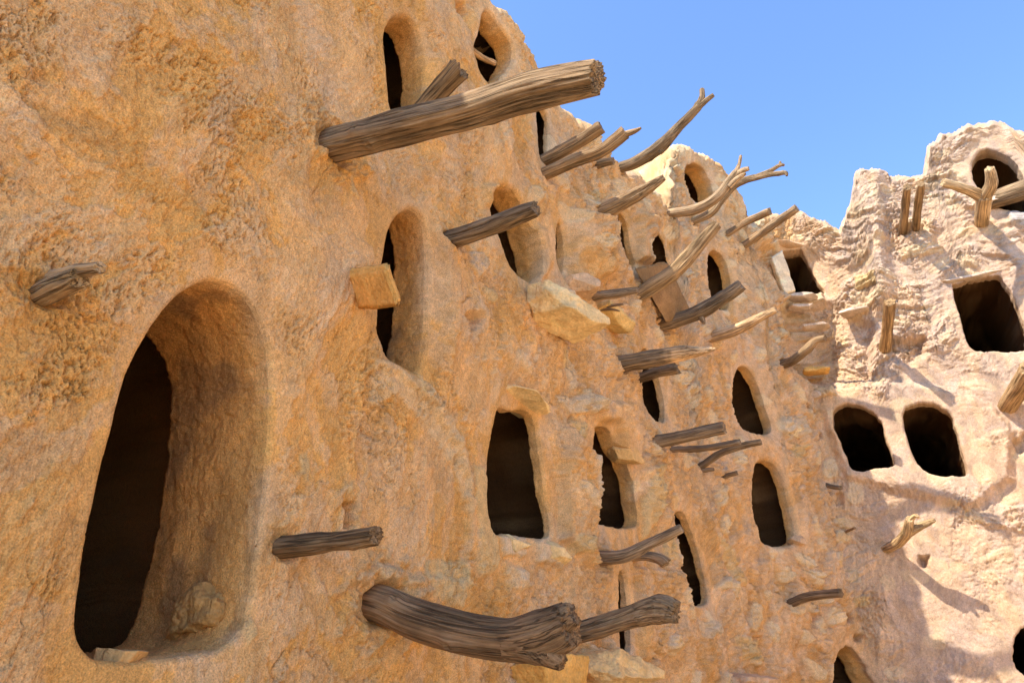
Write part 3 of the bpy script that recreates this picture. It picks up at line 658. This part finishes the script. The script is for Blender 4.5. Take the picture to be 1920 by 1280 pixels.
def tube(path, rads, seed, flat=1.0, sq=2.0, grooves=.10, lumps=.10, ragged=.35, capends=(False, True)):
    """one tapering, grooved, weathered limb -> (co, f4, f3, grain)"""
    path = np.asarray(path, float); m = len(path)
    P = catmull(path, 24); R = np.interp(np.linspace(0, m - 1, len(P)), np.arange(m), rads)
    seg = np.concatenate([[0], np.cumsum(np.linalg.norm(np.diff(P, axis=0), axis=1))]); Lt = seg[-1]
    dist = np.linalg.norm(P.mean(0) - EYE)
    nr = int(np.clip(Lt / (dist * .0026), 14, 260)); na = int(np.clip(2 * math.pi * R.max() / (dist * .0016), 14, 120))
    l = np.linspace(0, Lt, nr); C = np.stack([np.interp(l, seg, P[:, c]) for c in range(3)], 1); R = np.interp(l, seg, R)
    T = np.gradient(C, axis=0); T /= np.linalg.norm(T, axis=1)[:, None]
    u = np.cross(T[0], [0, 0, 1.0]); u /= np.linalg.norm(u); U = []
    for i in range(nr):
        u = u - T[i] * (u @ T[i]); u /= np.linalg.norm(u); U.append(u)
    U = np.array(U); V = np.cross(T, U)
    ang = np.linspace(0, 2 * np.pi, na, endpoint=False)
    A, Lg = np.meshgrid(ang, l); Rg = R[:, None]
    ca, sa_ = np.cos(A), np.sin(A); sx = seed * 7.31
    rm = float(R.mean())
    tw = A + Lg * .15
    rr = 1 + lumps * 1.6 * perlin3(ca * .9 + sx, sa_ * .9, Lg / rm * .22, 3) + lumps * .8 * perlin3(ca * 2 + sx, sa_ * 2, Lg / rm * .5, 5)
    g = perlin3(np.cos(tw) * 4.2 + sx, np.sin(tw) * 4.2, Lg / rm * .045, 9); g2 = perlin3(np.cos(tw) * 7 + sx, np.sin(tw) * 7, Lg / rm * .07, 13)
    rr += -grooves * (1 - sstep(0, .13, np.abs(g))) + grooves * .5 * g2
    if sq > 2: rr = rr * (np.abs(np.cos(A + .35)) ** sq + np.abs(np.sin(A + .35)) ** sq) ** (-1 / sq) * .94
    # knots
    rnd = np.random.RandomState(seed)
    for _ in range(int(Lt / rm / 7) + 1):
        ka, kl = rnd.rand() * 6.28, rnd.rand() * Lt; dd = np.hypot((np.angle(np.exp(1j * (A - ka)))) * rm, Lg - kl) / (rm * .42)
        rr += .22 * np.exp(-dd ** 2) - .22 * np.exp(-(dd / .4) ** 2)
    X = C[:, None] + (U[:, None] * (ca * flat)[..., None] + V[:, None] * sa_[..., None]) * (rr * Rg)[..., None]
    # ragged end
    rag = R[-1] * ragged * (perlin3(ca[-1] * 2.2 + sx, sa_[-1] * 2.2, ca[-1] * 0 + .5, 17) + .8 * perlin3(ca[-1] * 6 + sx, sa_[-1] * 6, ca[-1] * 0, 19))
    k = max(2, int(nr * .06))
    for q in range(k): X[nr - 1 - q] += T[-1] * (rag * (1 - q / k))[:, None]
    co = X.reshape(-1, 3); gr = np.stack([ca * Rg * flat, sa_ * Rg, Lg + sx], -1).reshape(-1, 3)
    ix = np.arange(nr * na).reshape(nr, na); a = ix[:-1]; b = ix[1:]
    f4 = np.stack([a, np.roll(a, -1, 1), np.roll(b, -1, 1), b], -1).reshape(-1, 4); f3 = []
    for end, on in ((0, capends[0]), (1, capends[1])):
        if not on: continue
        base = ix[0] if end == 0 else ix[-1]; cen = co[base].mean(0); prev = base; off = T[0 if end == 0 else -1]
        for q in (.85, .6, .3):
            e = cen + (co[base] - cen) * q
            e += off * (R[0 if end == 0 else -1] * ragged * .5 * perlin3(ca[0] * q * 5 + sx, sa_[0] * q * 5, ca[0] * 0 + .3, 23))[:, None]
            st = len(co); co = np.concatenate([co, e]); gr = np.concatenate([gr, gr[base] * [q, q, 1]]); cur = np.arange(st, st + na)
            f = np.stack([prev, np.roll(prev, -1), np.roll(cur, -1), cur], -1); f4 = np.concatenate([f4, f[:, ::-1] if end == 0 else f]); prev = cur
        co = np.concatenate([co, cen[None]]); gr = np.concatenate([gr, gr[base].mean(0)[None]]); t3 = np.stack([prev, np.roll(prev, -1), np.full(na, len(co) - 1)], -1)
        f3.append(t3[:, ::-1] if end == 0 else t3)
    return co, f4, (np.concatenate(f3) if f3 else np.zeros((0, 3), np.int64)), gr

def wood(name, label, cat, group, limbs, seed, tone=(1, 1, 1), tip=None):
    co, f4, f3, gr = [], [], [], []; n = 0
    for L in limbs:
        c, a, b, g = tube(**L); co.append(c); f4.append(a + n); f3.append(b + n); gr.append(g); n += len(c)
    co = np.concatenate(co); f4 = np.concatenate(f4); f3 = np.concatenate(f3); gr = np.concatenate(gr)
    org = limbs[0]['path'][0]; tv = np.random.RandomState(seed + 900).rand(2); tn = np.tile(np.array(tone, float) * (.88 + .26 * tv[0]) * np.array([1, 1 + .05 * (tv[1] - .3), 1 + .16 * (tv[1] - .3)]), (len(co), 1))
    tn *= (1 + .18 * fbm3(co[:, 0] * 3, co[:, 1] * 3, co[:, 2] * 3, 3, 400))[:, None]
    if tip:
        q, c2 = tip; d = np.linalg.norm(co - q[None, :3], axis=1); t = 1 - sstep(q[3] * .8, q[3] * 1.05, d + .15 * q[3] * perlin3(co[:, 0] * 30, co[:, 1] * 30, co[:, 2] * 30, 2)); tn = L3(tn, c2, t)
    lo, st = pack(f4, f3); o = link_mesh(name, co - org, lo, st, M_WOOD, tn, gr); o.location = org
    return tag(o, label, cat, group)

BEAMS = 'wooden beams projecting from the granary wall'
def beam(label, pts, width, seed, branches=(), lean=0, outs=None, tone=(1, 1, 1), base_in=.3, tipcol=None, group=BEAMS, name='wooden_beam', **kw):
    """pts: photo pixels along the beam from the wall outwards; width: pixels (one, or one per point)"""
    if np.isscalar(width): width = [width] * len(pts)
    s0, z0 = pix_sz(*pts[0]); hh = wall_h(s0, z0); P0 = on_wall(s0, z0, 0.0); n2 = nrm(s0)
    def P3(p, i):
        if outs is not None: return at_out(p[0], p[1], outs[i], s0)
        return in_plane(p[0], p[1], P0, n2, lean)
    path = [P3(p, i) for i, p in enumerate(pts)]
    rad = [max(w_, 3) * .5 * ((q - EYE) @ FWD) / F for w_, q in zip(width, path)]
    d = path[0] - path[1]; d = d / np.linalg.norm(d)
    back = np.array([-n2[0], -n2[1], 0.0]); d = d * .5 + back * .5; d /= np.linalg.norm(d)
    limbs = [dict(path=[path[0] + d * base_in] + path, rads=[rad[0]] + rad, seed=seed, **kw)]
    for b in branches:
        bp, bw = b[0], b[1]; bo = b[2] if len(b) > 2 else None
        if np.isscalar(bw): bw = [bw] * len(bp)
        q3 = [at_out(p[0], p[1], bo[i], s0) if bo else in_plane(p[0], p[1], P0, n2, lean) for i, p in enumerate(bp)]
        rr = [max(w_, 2.5) * .5 * ((q - EYE) @ FWD) / F for w_, q in zip(bw, q3)]
        limbs.append(dict(path=q3, rads=rr, seed=seed + 50, **kw))
    tip = None
    if tipcol: tip = (np.append(path[-1], tipcol[0]), tipcol[1])
    return wood(name, label, 'beam', group, limbs, seed, tone, tip)

W_, G_, P_ = (1, 1, 1), (1.25, 1.2, 1.12), (1.9, 1.85, 1.75)
beam('huge thick weathered log crossing the sky edge, largest beam of all', [(625,273),(750,240),(880,208),(1000,170),(1118,146)], [64,66,64,72,64], 1, grooves=.07, lumps=.06, ragged=.32, flat=.9, sq=3.6)
beam('short splintered stump behind the huge thick log', [(780,215),(815,180),(862,130)], [34,38,44], 2, tone=G_, ragged=.6, grooves=.12)
beam('short split stub set alone in the wall above and left of the tall doorway', [(88,548),(120,532),(150,520)], [48,46,40], 3, branches=[([(95,520),(140,510),(188,502)], [26,26,24])], tone=(1.5,1.45,1.3), base_in=.15, grooves=.16, ragged=.5)
beam('dark charred looking beam crossing a hollow opening, broken pale end', [(846,448),(900,432),(955,410),(1005,392)], [34,36,34,30], 4, grooves=.14, ragged=.3)
beam('cracked dark beam jutting right of the tall doorway', [(532,1025),(600,1018),(650,1012),(704,1004)], [40,38,34,36], 5, tone=(.95,.85,.72), grooves=.16, ragged=.3)
beam('thick crooked log at the bottom edge with a flared burl end', [(716,1132),(780,1160),(860,1184),(950,1198),(1015,1190),(1066,1170)], [66,72,74,78,92,80], 6, tone=(.95,.82,.68), branches=[([(960,1200),(1015,1214),(1056,1244)], [76,62,26]), ([(1000,1185),(1040,1168),(1074,1148)], [70,60,44])], grooves=.05, lumps=.06, ragged=.25)
beam('straight beam with flared club end behind the crooked log', [(1060,1190),(1120,1175),(1190,1152),(1235,1142),(1268,1148)], [38,38,42,54,40], 7, grooves=.12, tone=G_)
beam('upper of two parallel round poles beneath the skyline', [(1022,300),(1075,272),(1128,238)], [24,24,24], 8, tone=G_, ragged=.15)
beam('lower of two parallel poles beneath the skyline with frayed end', [(1022,326),(1080,302),(1130,282),(1172,250)], [24,25,26,26], 9, branches=[([(1165,255),(1190,246),(1202,240)], [14,10,4])], tone=G_, ragged=.5)
beam('tiny stub between the parallel poles and the long forked pole', [(1112,312),(1130,306),(1150,302)], [16,15,14], 10, tone=G_)
beam('longest thin forked pole reaching high into the sky', [(1160,316),(1200,300),(1238,274),(1275,236),(1310,200)], [20,22,26,17,15], 11, branches=[([(1305,204),(1316,185),(1316,168)], [14,12,9]), ([(1308,202),(1322,190),(1338,178)], [14,11,8]), ([(1225,282),(1238,284),(1242,286)], [16,12,8])])
beam('tapered rough beam ending at the lit rubble of the upper storey', [(1100,412),(1150,388),(1195,365),(1245,333)], [32,32,28,12], 12, tone=G_, grooves=.12)
beam('sweeping curved branch with antler like tips in front of the upper storey', [(1247,402),(1300,394),(1342,372),(1366,342),(1382,322)], [17,19,19,17,15], 13, branches=[([(1378,326),(1386,308),(1389,292)], [10,7,5]), ([(1378,330),(1392,320),(1404,316)], [14,11,8]), ([(1366,350),(1382,335),(1398,325)], [14,12,6])], tone=(1.5,1.45,1.35))
beam('long thin forked branch curving right across the sky', [(1300,416),(1334,398),(1356,370),(1385,343),(1430,330),(1470,324)], [14,15,16,14,11,8], 14, branches=[([(1415,333),(1445,320),(1462,310),(1470,310)], [10,8,7,5]), ([(1462,312),(1463,305),(1462,303)], [6,5,3]), ([(1466,324),(1474,325),(1475,330)], [9,8,4])], tone=(1.4,1.35,1.25))
beam('short thin pole left of its longer twin above the corner vault', [(1357,443),(1400,416),(1444,396)], [12,13,15], 15, tone=G_)
beam('long thin pole crossing the corner vault skyline', [(1390,463),(1440,428),(1494,390)], [14,16,15], 16, tone=G_)
beam('bent pole lying over a broad plank', [(1192,556),(1250,520),(1288,484),(1344,420)], [28,30,28,20], 17, tone=(1.5,1.45,1.3), grooves=.1)
beam('gnarled grey twisted stick above the yellow boulders', [(1092,562),(1128,554),(1160,550),(1196,543)], [20,18,17,12], 18, tone=(1.2,1.2,1.2), grooves=.2)
beam('thin split splinter under the gnarled grey stick', [(1110,578),(1140,574),(1168,570)], [8,7,4], 19, branches=[([(1115,582),(1145,580),(1162,583)], [6,5,3])], tone=(1.2,1.2,1.2))
beam('curved pole under the lower end of a broad plank', [(1247,607),(1300,590),(1345,566),(1390,534)], [26,28,26,22], 20, branches=[([(1310,588),(1318,600),(1320,607)], [14,10,5])])
beam('pale bleached driftwood beam with twisted holes', [(1328,634),(1375,620),(1415,600),(1455,580)], [20,22,18,13], 21, tone=P_, grooves=.18)
beam('beam sharpened to a pale pointed tip', [(1152,684),(1220,672),(1280,662),(1342,654)], [32,32,28,4], 22, tipcol=(.42, (2.6, 2.5, 2.3)), ragged=.1)
beam('dark beam with torn end below the pale pointed beam', [(1184,714),(1230,698),(1268,690)], [18,20,24], 23, tone=(.85,.85,.85), ragged=.8)
beam('s curved branch in the corner, half in sunlight', [(1454,686),(1485,676),(1512,655),(1530,638),(1548,634)], [16,18,17,14,13], 24, tone=G_)
beam('thick straight beam, uppermost of the stacked poles', [(1220,830),(1290,816),(1358,802)], [24,24,23], 25, ragged=.15)
beam('thin nearly level pole, middle of the stacked poles', [(1257,842),(1320,840),(1388,828)], [12,12,11], 26, ragged=.15)
beam('thin rising pole, lowest of the stacked poles', [(1309,876),(1350,850),(1390,836),(1427,828)], [13,14,13,12], 27, ragged=.15)
beam('small chip tucked under the lowest stacked pole', [(1310,883),(1324,881),(1338,879)], [9,8,7], 28)
beam('short thin twig below the stacked poles', [(1343,899),(1362,892),(1382,886)], [8,9,9], 29)
beam('long pole rising beside the narrow slot doorway', [(1120,1046),(1170,1042),(1225,1016),(1278,990)], [26,25,20,16], 30, tone=G_, ragged=.15)
beam('short knobbed stick crossing under a long pole', [(1185,1044),(1215,1042),(1240,1048),(1250,1056)], [16,17,20,20], 31, tone=G_)
beam('lone bowed branch low on the shaded wall', [(1476,1132),(1508,1120),(1540,1114),(1577,1111)], [17,17,16,16], 32, tone=(.95,.9,.85))
beam('tiny pale twig low beside the shadow edge', [(1582,998),(1592,994),(1603,989)], [5,5,4], 33, tone=G_)
beam('tiny dark peg left of the tall far doorway', [(1370,1022),(1378,1020),(1386,1017)], [7,8,7], 34)
beam('small drooping stub right of the tall far doorway', [(1546,908),(1560,912),(1577,914)], [8,9,8], 35)
beam('forked antler shaped bleached branch on the sunlit lower wall', [(1662,1028),(1685,1016),(1700,998),(1706,972)], [16,18,20,14], 36, outs=[0,.22,.45,.62], branches=[([(1698,1002),(1722,988),(1752,974)], [16,15,8], [.42,.5,.6]), ([(1706,976),(1716,966),(1722,970)], [10,8,5], [.6,.65,.68])], tone=(1.9,1.9,1.75), grooves=.16)
RW = 'upright looking beams on the sunlit wall'
beam('left beam of an upright pair on the sunlit wall', [(1693,436),(1697,395),(1701,350)], [15,15,15], 37, outs=[0,.45,.95], tone=G_)
beam('right wavy beam of an upright pair on the sunlit wall', [(1717,431),(1720,395),(1727,345)], [13,15,13], 38, outs=[0,.42,.95], tone=G_)
beam('y shaped bleached trunk in front of the rounded vault opening', [(1840,416),(1842,390),(1846,366)], [24,26,26], 39, outs=[0,.35,.65], branches=[([(1845,370),(1815,356),(1768,342)], [22,18,16], [.6,.75,.95]), ([(1846,370),(1858,345),(1855,316)], [24,22,16], [.6,.8,1.0])], tone=(1.9,1.9,1.75))
beam('heavy dark log lying across the sill of the rounded vault opening', [(1862,376),(1890,366),(1950,346)], [30,34,36], 40, outs=[.04,.10,.18], base_in=.1)
beam('upright knobbed post stub over a crumbled hollow', [(1659,654),(1664,615),(1668,566)], [20,20,20], 41, outs=[0,.4,.85], tone=(1.5,1.4,1.2))
beam('thick stub cut by the right edge of the picture', [(1890,760),(1910,730),(1935,690)], [34,36,36], 42, outs=[0,.35,.8], tone=(1.5,1.4,1.2))
# pale post standing inside the topmost left opening
s0, z0 = pix_sz(768, 210)
wood('wooden_post', 'pale upright post standing inside the doorway behind the huge log', 'post', None,
     [dict(path=[on_wall(s0 + .04, z0 - .05, -.33), on_wall(s0 + .05, z0 + .3, -.35), on_wall(s0 + .04, z0 + .75, -.36)], rads=[.045, .04, .035], seed=60, grooves=.06)], 60, (2.2, 2.0, 1.7))
s0, z0 = pix_sz(922, 92)
wood('lintel_stick', 'pale bowed stick bridging the opening right below the skyline', 'stick', None,
     [dict(path=[on_wall(pix_sz(899, 80)[0] - .05, pix_sz(899, 80)[1], -.10), on_wall(s0, z0, -.12), on_wall(pix_sz(944, 99)[0] + .05, pix_sz(944, 99)[1], -.12)], rads=[.022, .026, .022], seed=61)], 61, (2.4, 2.1, 1.6))

# ------------------------------------------------------------------ slabs and rocks
def rough_solid(name, label, cat, bm, seed, tone, amp=.012, parent=None, group=None, cuts=10, loc=None):
    bmesh.ops.recalc_face_normals(bm, faces=bm.faces)
    bmesh.ops.bevel(bm, geom=list(bm.edges), offset=.012, segments=2, affect='EDGES')
    for _ in range(3):
        ed = [e for e in bm.edges if e.calc_length() > .025]
        if not ed: break
        bmesh.ops.subdivide_edges(bm, edges=ed, cuts=1 if len(ed) > 3000 else 2, use_grid_fill=True)
    bmesh.ops.triangulate(bm, faces=bm.faces)
    bm.normal_update(); bm.verts.ensure_lookup_table()
    co = np.array([v.co for v in bm.verts]); no = np.array([v.normal for v in bm.verts])
    n = fbm3(co[:, 0] * 7, co[:, 1] * 7, co[:, 2] * 7, 4, seed) ; n2 = np.abs(fbm3(co[:, 0] * 3, co[:, 1] * 3, co[:, 2] * 3, 3, seed + 9))
    co = co + no * (amp * n - amp * 1.2 * n2)[:, None] + vec_noise(co, 4.0, seed + 20) * amp * 1.2
    tn = np.tile(np.array(tone, float), (len(co), 1)) * (1 + .25 * fbm3(co[:, 0] * 5, co[:, 1] * 5, co[:, 2] * 9, 4, seed + 40))[:, None]
    f3 = np.array([[v.index for v in f.verts] for f in bm.faces]); lo, st = pack(np.zeros((0, 4), int), f3)
    org = co.mean(0); bm.free()
    o = link_mesh(name, co - org, lo, st, M_ROCK, np.clip(tn, .03, .9), None, parent)
    if parent is None: o.location = org
    else: o.location = org
    return tag(o, label, cat, group)
def slab(name, label, cat, pts, s_ref, thick, seed, tone, amp=.012, parent=None, group=None):
    """pts: (px, py, out) corners of the visible face; thick: vector (along wall, out, up) in metres"""
    s0 = az_s(*s_ref); nx, ny = nrm(s0); tx, ty = -ny, nx
    tv = np.array([tx * thick[0] + nx * thick[1], ty * thick[0] + ny * thick[1], thick[2]])
    A = [at_out(p[0], p[1], p[2], s0) for p in pts]; bm = bmesh.new()
    va = [bm.verts.new(a) for a in A]; vb = [bm.verts.new(a + tv) for a in A]; n = len(A)
    bm.faces.new(va); bm.faces.new(vb[::-1])
    for i in range(n): bm.faces.new((va[i], vb[i], vb[(i + 1) % n], va[(i + 1) % n]))
    return rough_solid(name, label, cat, bm, seed, tone, amp, parent, group)
def rock(name, label, center, out, size, seed, tone, planes=16, rot=(0, 0, 0), amp=.01, cat='rock', group=None, parent=None):
    s0, z0 = pix_sz(*center); nx, ny = nrm(s0)
    P = at_out(center[0], center[1], out, s0); rs = np.random.RandomState(seed)
    N = rs.randn(planes, 3); N /= np.linalg.norm(N, axis=1)[:, None]; H = .72 + .28 * rs.rand(planes)
    N = np.concatenate([N, [[0,0,1],[0,0,-1],[1,0,0],[-1,0,0],[0,1,0],[0,-1,0]]]); H = np.concatenate([H, [.85,.85,.9,.9,.9,.9]])
    bm = bmesh.new(); bmesh.ops.create_icosphere(bm, subdivisions=6, radius=1)
    d = np.array([v.co for v in bm.verts]); dn = d @ N.T; r = np.min(np.where(dn > .05, H[None] / np.maximum(dn, .05), 9), 1)
    q = d * r[:, None] * np.array(size) * .5
    R = np.array(Matrix.Rotation(rot[2], 3, 'Z') @ Matrix.Rotation(rot[1], 3, 'Y') @ Matrix.Rotation(rot[0], 3, 'X'))
    q = q @ R.T
    fr = np.array([[-ny, nx, 0], [nx, ny, 0], [0, 0, 1.0]])       # along wall, out, up
    q = q @ fr
    no = d @ fr
    n = fbm3(q[:, 0] * 8 + seed, q[:, 1] * 8, q[:, 2] * 8, 5, seed); q = q + no * (amp * n)[:, None]
    tn = np.tile(np.array(tone, float), (len(q), 1)) * (1 + .25 * fbm3(q[:, 0] * 6, q[:, 1] * 6, q[:, 2] * 14, 4, seed + 40))[:, None]
    f3 = np.array([[v.index for v in f.verts] for f in bm.faces]); bm.free(); lo, st = pack(np.zeros((0, 4), int), f3)
    o = link_mesh(name, q, lo, st, M_ROCK, np.clip(tn, .03, .9), None, parent); o.location = P
    return tag(o, label, cat, group)
ST = 'stones projecting from the granary wall'
YL, PL, PK, OR, PR = (.74, .47, .16), (.78, .54, .24), (.62, .40, .22), (.72, .39, .10), (.60, .45, .31)
slab('stone_slab', 'flat orange stone slab standing out in front of a tall narrow doorway', 'stone', [(646,508,.03),(668,584,.03),(748,577,.36),(721,500,.34)], (700,540), (.03, .0, .045), 71, (.78, .40, .105), .008, None, ST)
rock('boulder', 'big pale yellow boulder jutting out in the middle of the shaded wall', (1046,586), .15, (.68, .52, .27), 81, PL, 14, (.05, .15, .2), .02, 'stone', ST)
rock('boulder', 'smaller tapering yellow stone right beside the big jutting boulder', (1140,602), .05, (.50, .34, .11), 83, YL, 12, (0, .12, .1), .012, 'stone', ST)
rock('boulder', 'greyish pink stone stub behind the big jutting boulder', (1085,540), .06, (.34, .42, .16), 85, PK, 12, (.0, -.1, .2), .012, 'stone', ST)
rock('boulder', 'pale broken rock at the bottom edge behind the crooked log', (1150,1254), .10, (.90, .5, .24), 87, (.76,.50,.21), 26, (0, .1, 0), .03, 'stone', ST)
rock('boulder', 'low orange rock under the flared end of the crooked log', (1010,1262), .05, (.55, .4, .22), 89, OR, 14, (0, .05, 0), .02, 'stone', ST)
rock('boulder', 'greyish flat rock low in the shaded wall at the bottom edge', (1400,1278), .08, (.9, .45, .16), 91, PK, 14, (0, .05, 0), .02, 'stone', ST)
rock('lintel', 'flat pale lintel stone', (982,752), .0, (.50, .36, .065), 93, PL, 16, (.0, .10, 0), .008, None, None, walls[0])
rock('lintel', 'thin flat stone over the square window', (1478,461), .02, (.66, .3, .07), 95, PK, 16, (0, .08, 0), .008, None, None, walls[1])
rock('lintel', 'flat stone over the square window', (1822,520), -.02, (.92, .2, .085), 97, PR, 16, (0, -.02, 0), .008, None, None, walls[2])
for (c, ou, sz, sd, tn, lab) in [((1500,558), .03, (.55, .3, .10), 101, PR, 'long flat sill stone under the square corner window'),
        ((1535,742), .02, (.42, .3, .12), 103, PR, 'white sunlit stone on the ledge left of the twin doorways'),
        ((1530,612), .02, (.42, .28, .10), 105, PR, 'flat stone in the shaded corner below the sill stone'),
        ((1530,696), .03, (.40, .3, .10), 107, OR, 'orange stone under the s curved branch'),
        ((1600,585), .05, (.45, .3, .10), 109, PR, 'tilted flat stone left of the upright knobbed post stub'),
        ((1500,578), .02, (.36, .26, .09), 111, PR, 'short flat stone just beneath the long sill stone'),
        ((1860,378), .05, (.26, .25, .10), 113, PR, 'small stone wedged beneath the heavy dark sill log'),
        ((1166,848), -.02, (.36, .26, .20), 115, (.68, .41, .155), 'mud covered corbel block overhanging the right jamb of the doorway left of the stacked poles'),
        ((1735,470), .02, (.5, .2, .06), 117, PR, 'thin ledge stone below the upright pair of beams'),
        ((1492,1012), -.02, (.22, .2, .12), 119, PK, 'rounded stone lying on the sill of the tall far doorway'),
        ((1480,802), .02, (.40, .2, .26), 121, (.72, .55, .30), 'square pale dressed stone right of the pointed doorway'),
        ((1030,1036), -.03, (.30, .2, .14), 123, PL, 'pale sill stone right under the lintelled doorway'),
        ((957,1022), -.03, (.24, .2, .12), 125, PL, 'pale sill stone left under the lintelled doorway')]:
    rock('wall_stone', lab, c, ou, sz, sd, tn, 14, (0, .05, .1), .01, 'stone', 'stones set in the granary walls')
rock('foot_stone', 'rounded mud covered stone at the foot of the tall doorway jamb', (388,1152), -.30, (.26, .40, .24), 141, (.50, .27, .085), 40, (0, 0, .3), .045, 'stone', None)
rock('foot_stone', 'small pointed stone lying on the sill of the tall doorway', (222,1234), -.10, (.16, .2, .06), 143, (.60, .34, .12), 10, (0, .1, .3), .008, 'stone', None)
slab('jamb_slab', 'pale upright slab', None, [(1446,482,.07),(1467,467,.07),(1493,545,.07),(1472,550,.07)], (1470,510), (.04, -.10, .0), 145, (.85, .66, .40), .008, walls[1])
# broad plank across two poles
slab('wooden_plank', 'broad square ended plank leaning on the bent pole and the curved pole', 'plank', [(1188,502,.12),(1247,490,.24),(1293,584,.22),(1248,606,.08)], (1240,545), (.07, .0, .03), 131, (.34, .19, .075), .006)

# ------------------------------------------------------------------ ground
n = 120; g = np.sign(np.linspace(-1, 1, n)) * np.abs(np.linspace(-1, 1, n)) ** 3 * 900
gx, gy = np.meshgrid(g, g, indexing='ij'); gx = gx.ravel() + 3; gy = gy.ravel() + 4
gz = .03 * fbm2(gx * .8, gy * .8, 3, 500)
ix = np.arange(n * n).reshape(n, n); lo, st = pack(np.stack([ix[:-1, :-1], ix[1:, :-1], ix[1:, 1:], ix[:-1, 1:]], -1).reshape(-1, 4))
gt = np.tile(np.array([.72, .54, .33]), (n * n, 1))
tag(link_mesh('ground', np.stack([gx, gy, gz], 1), lo, st, M_ROCK, gt), kind='structure')
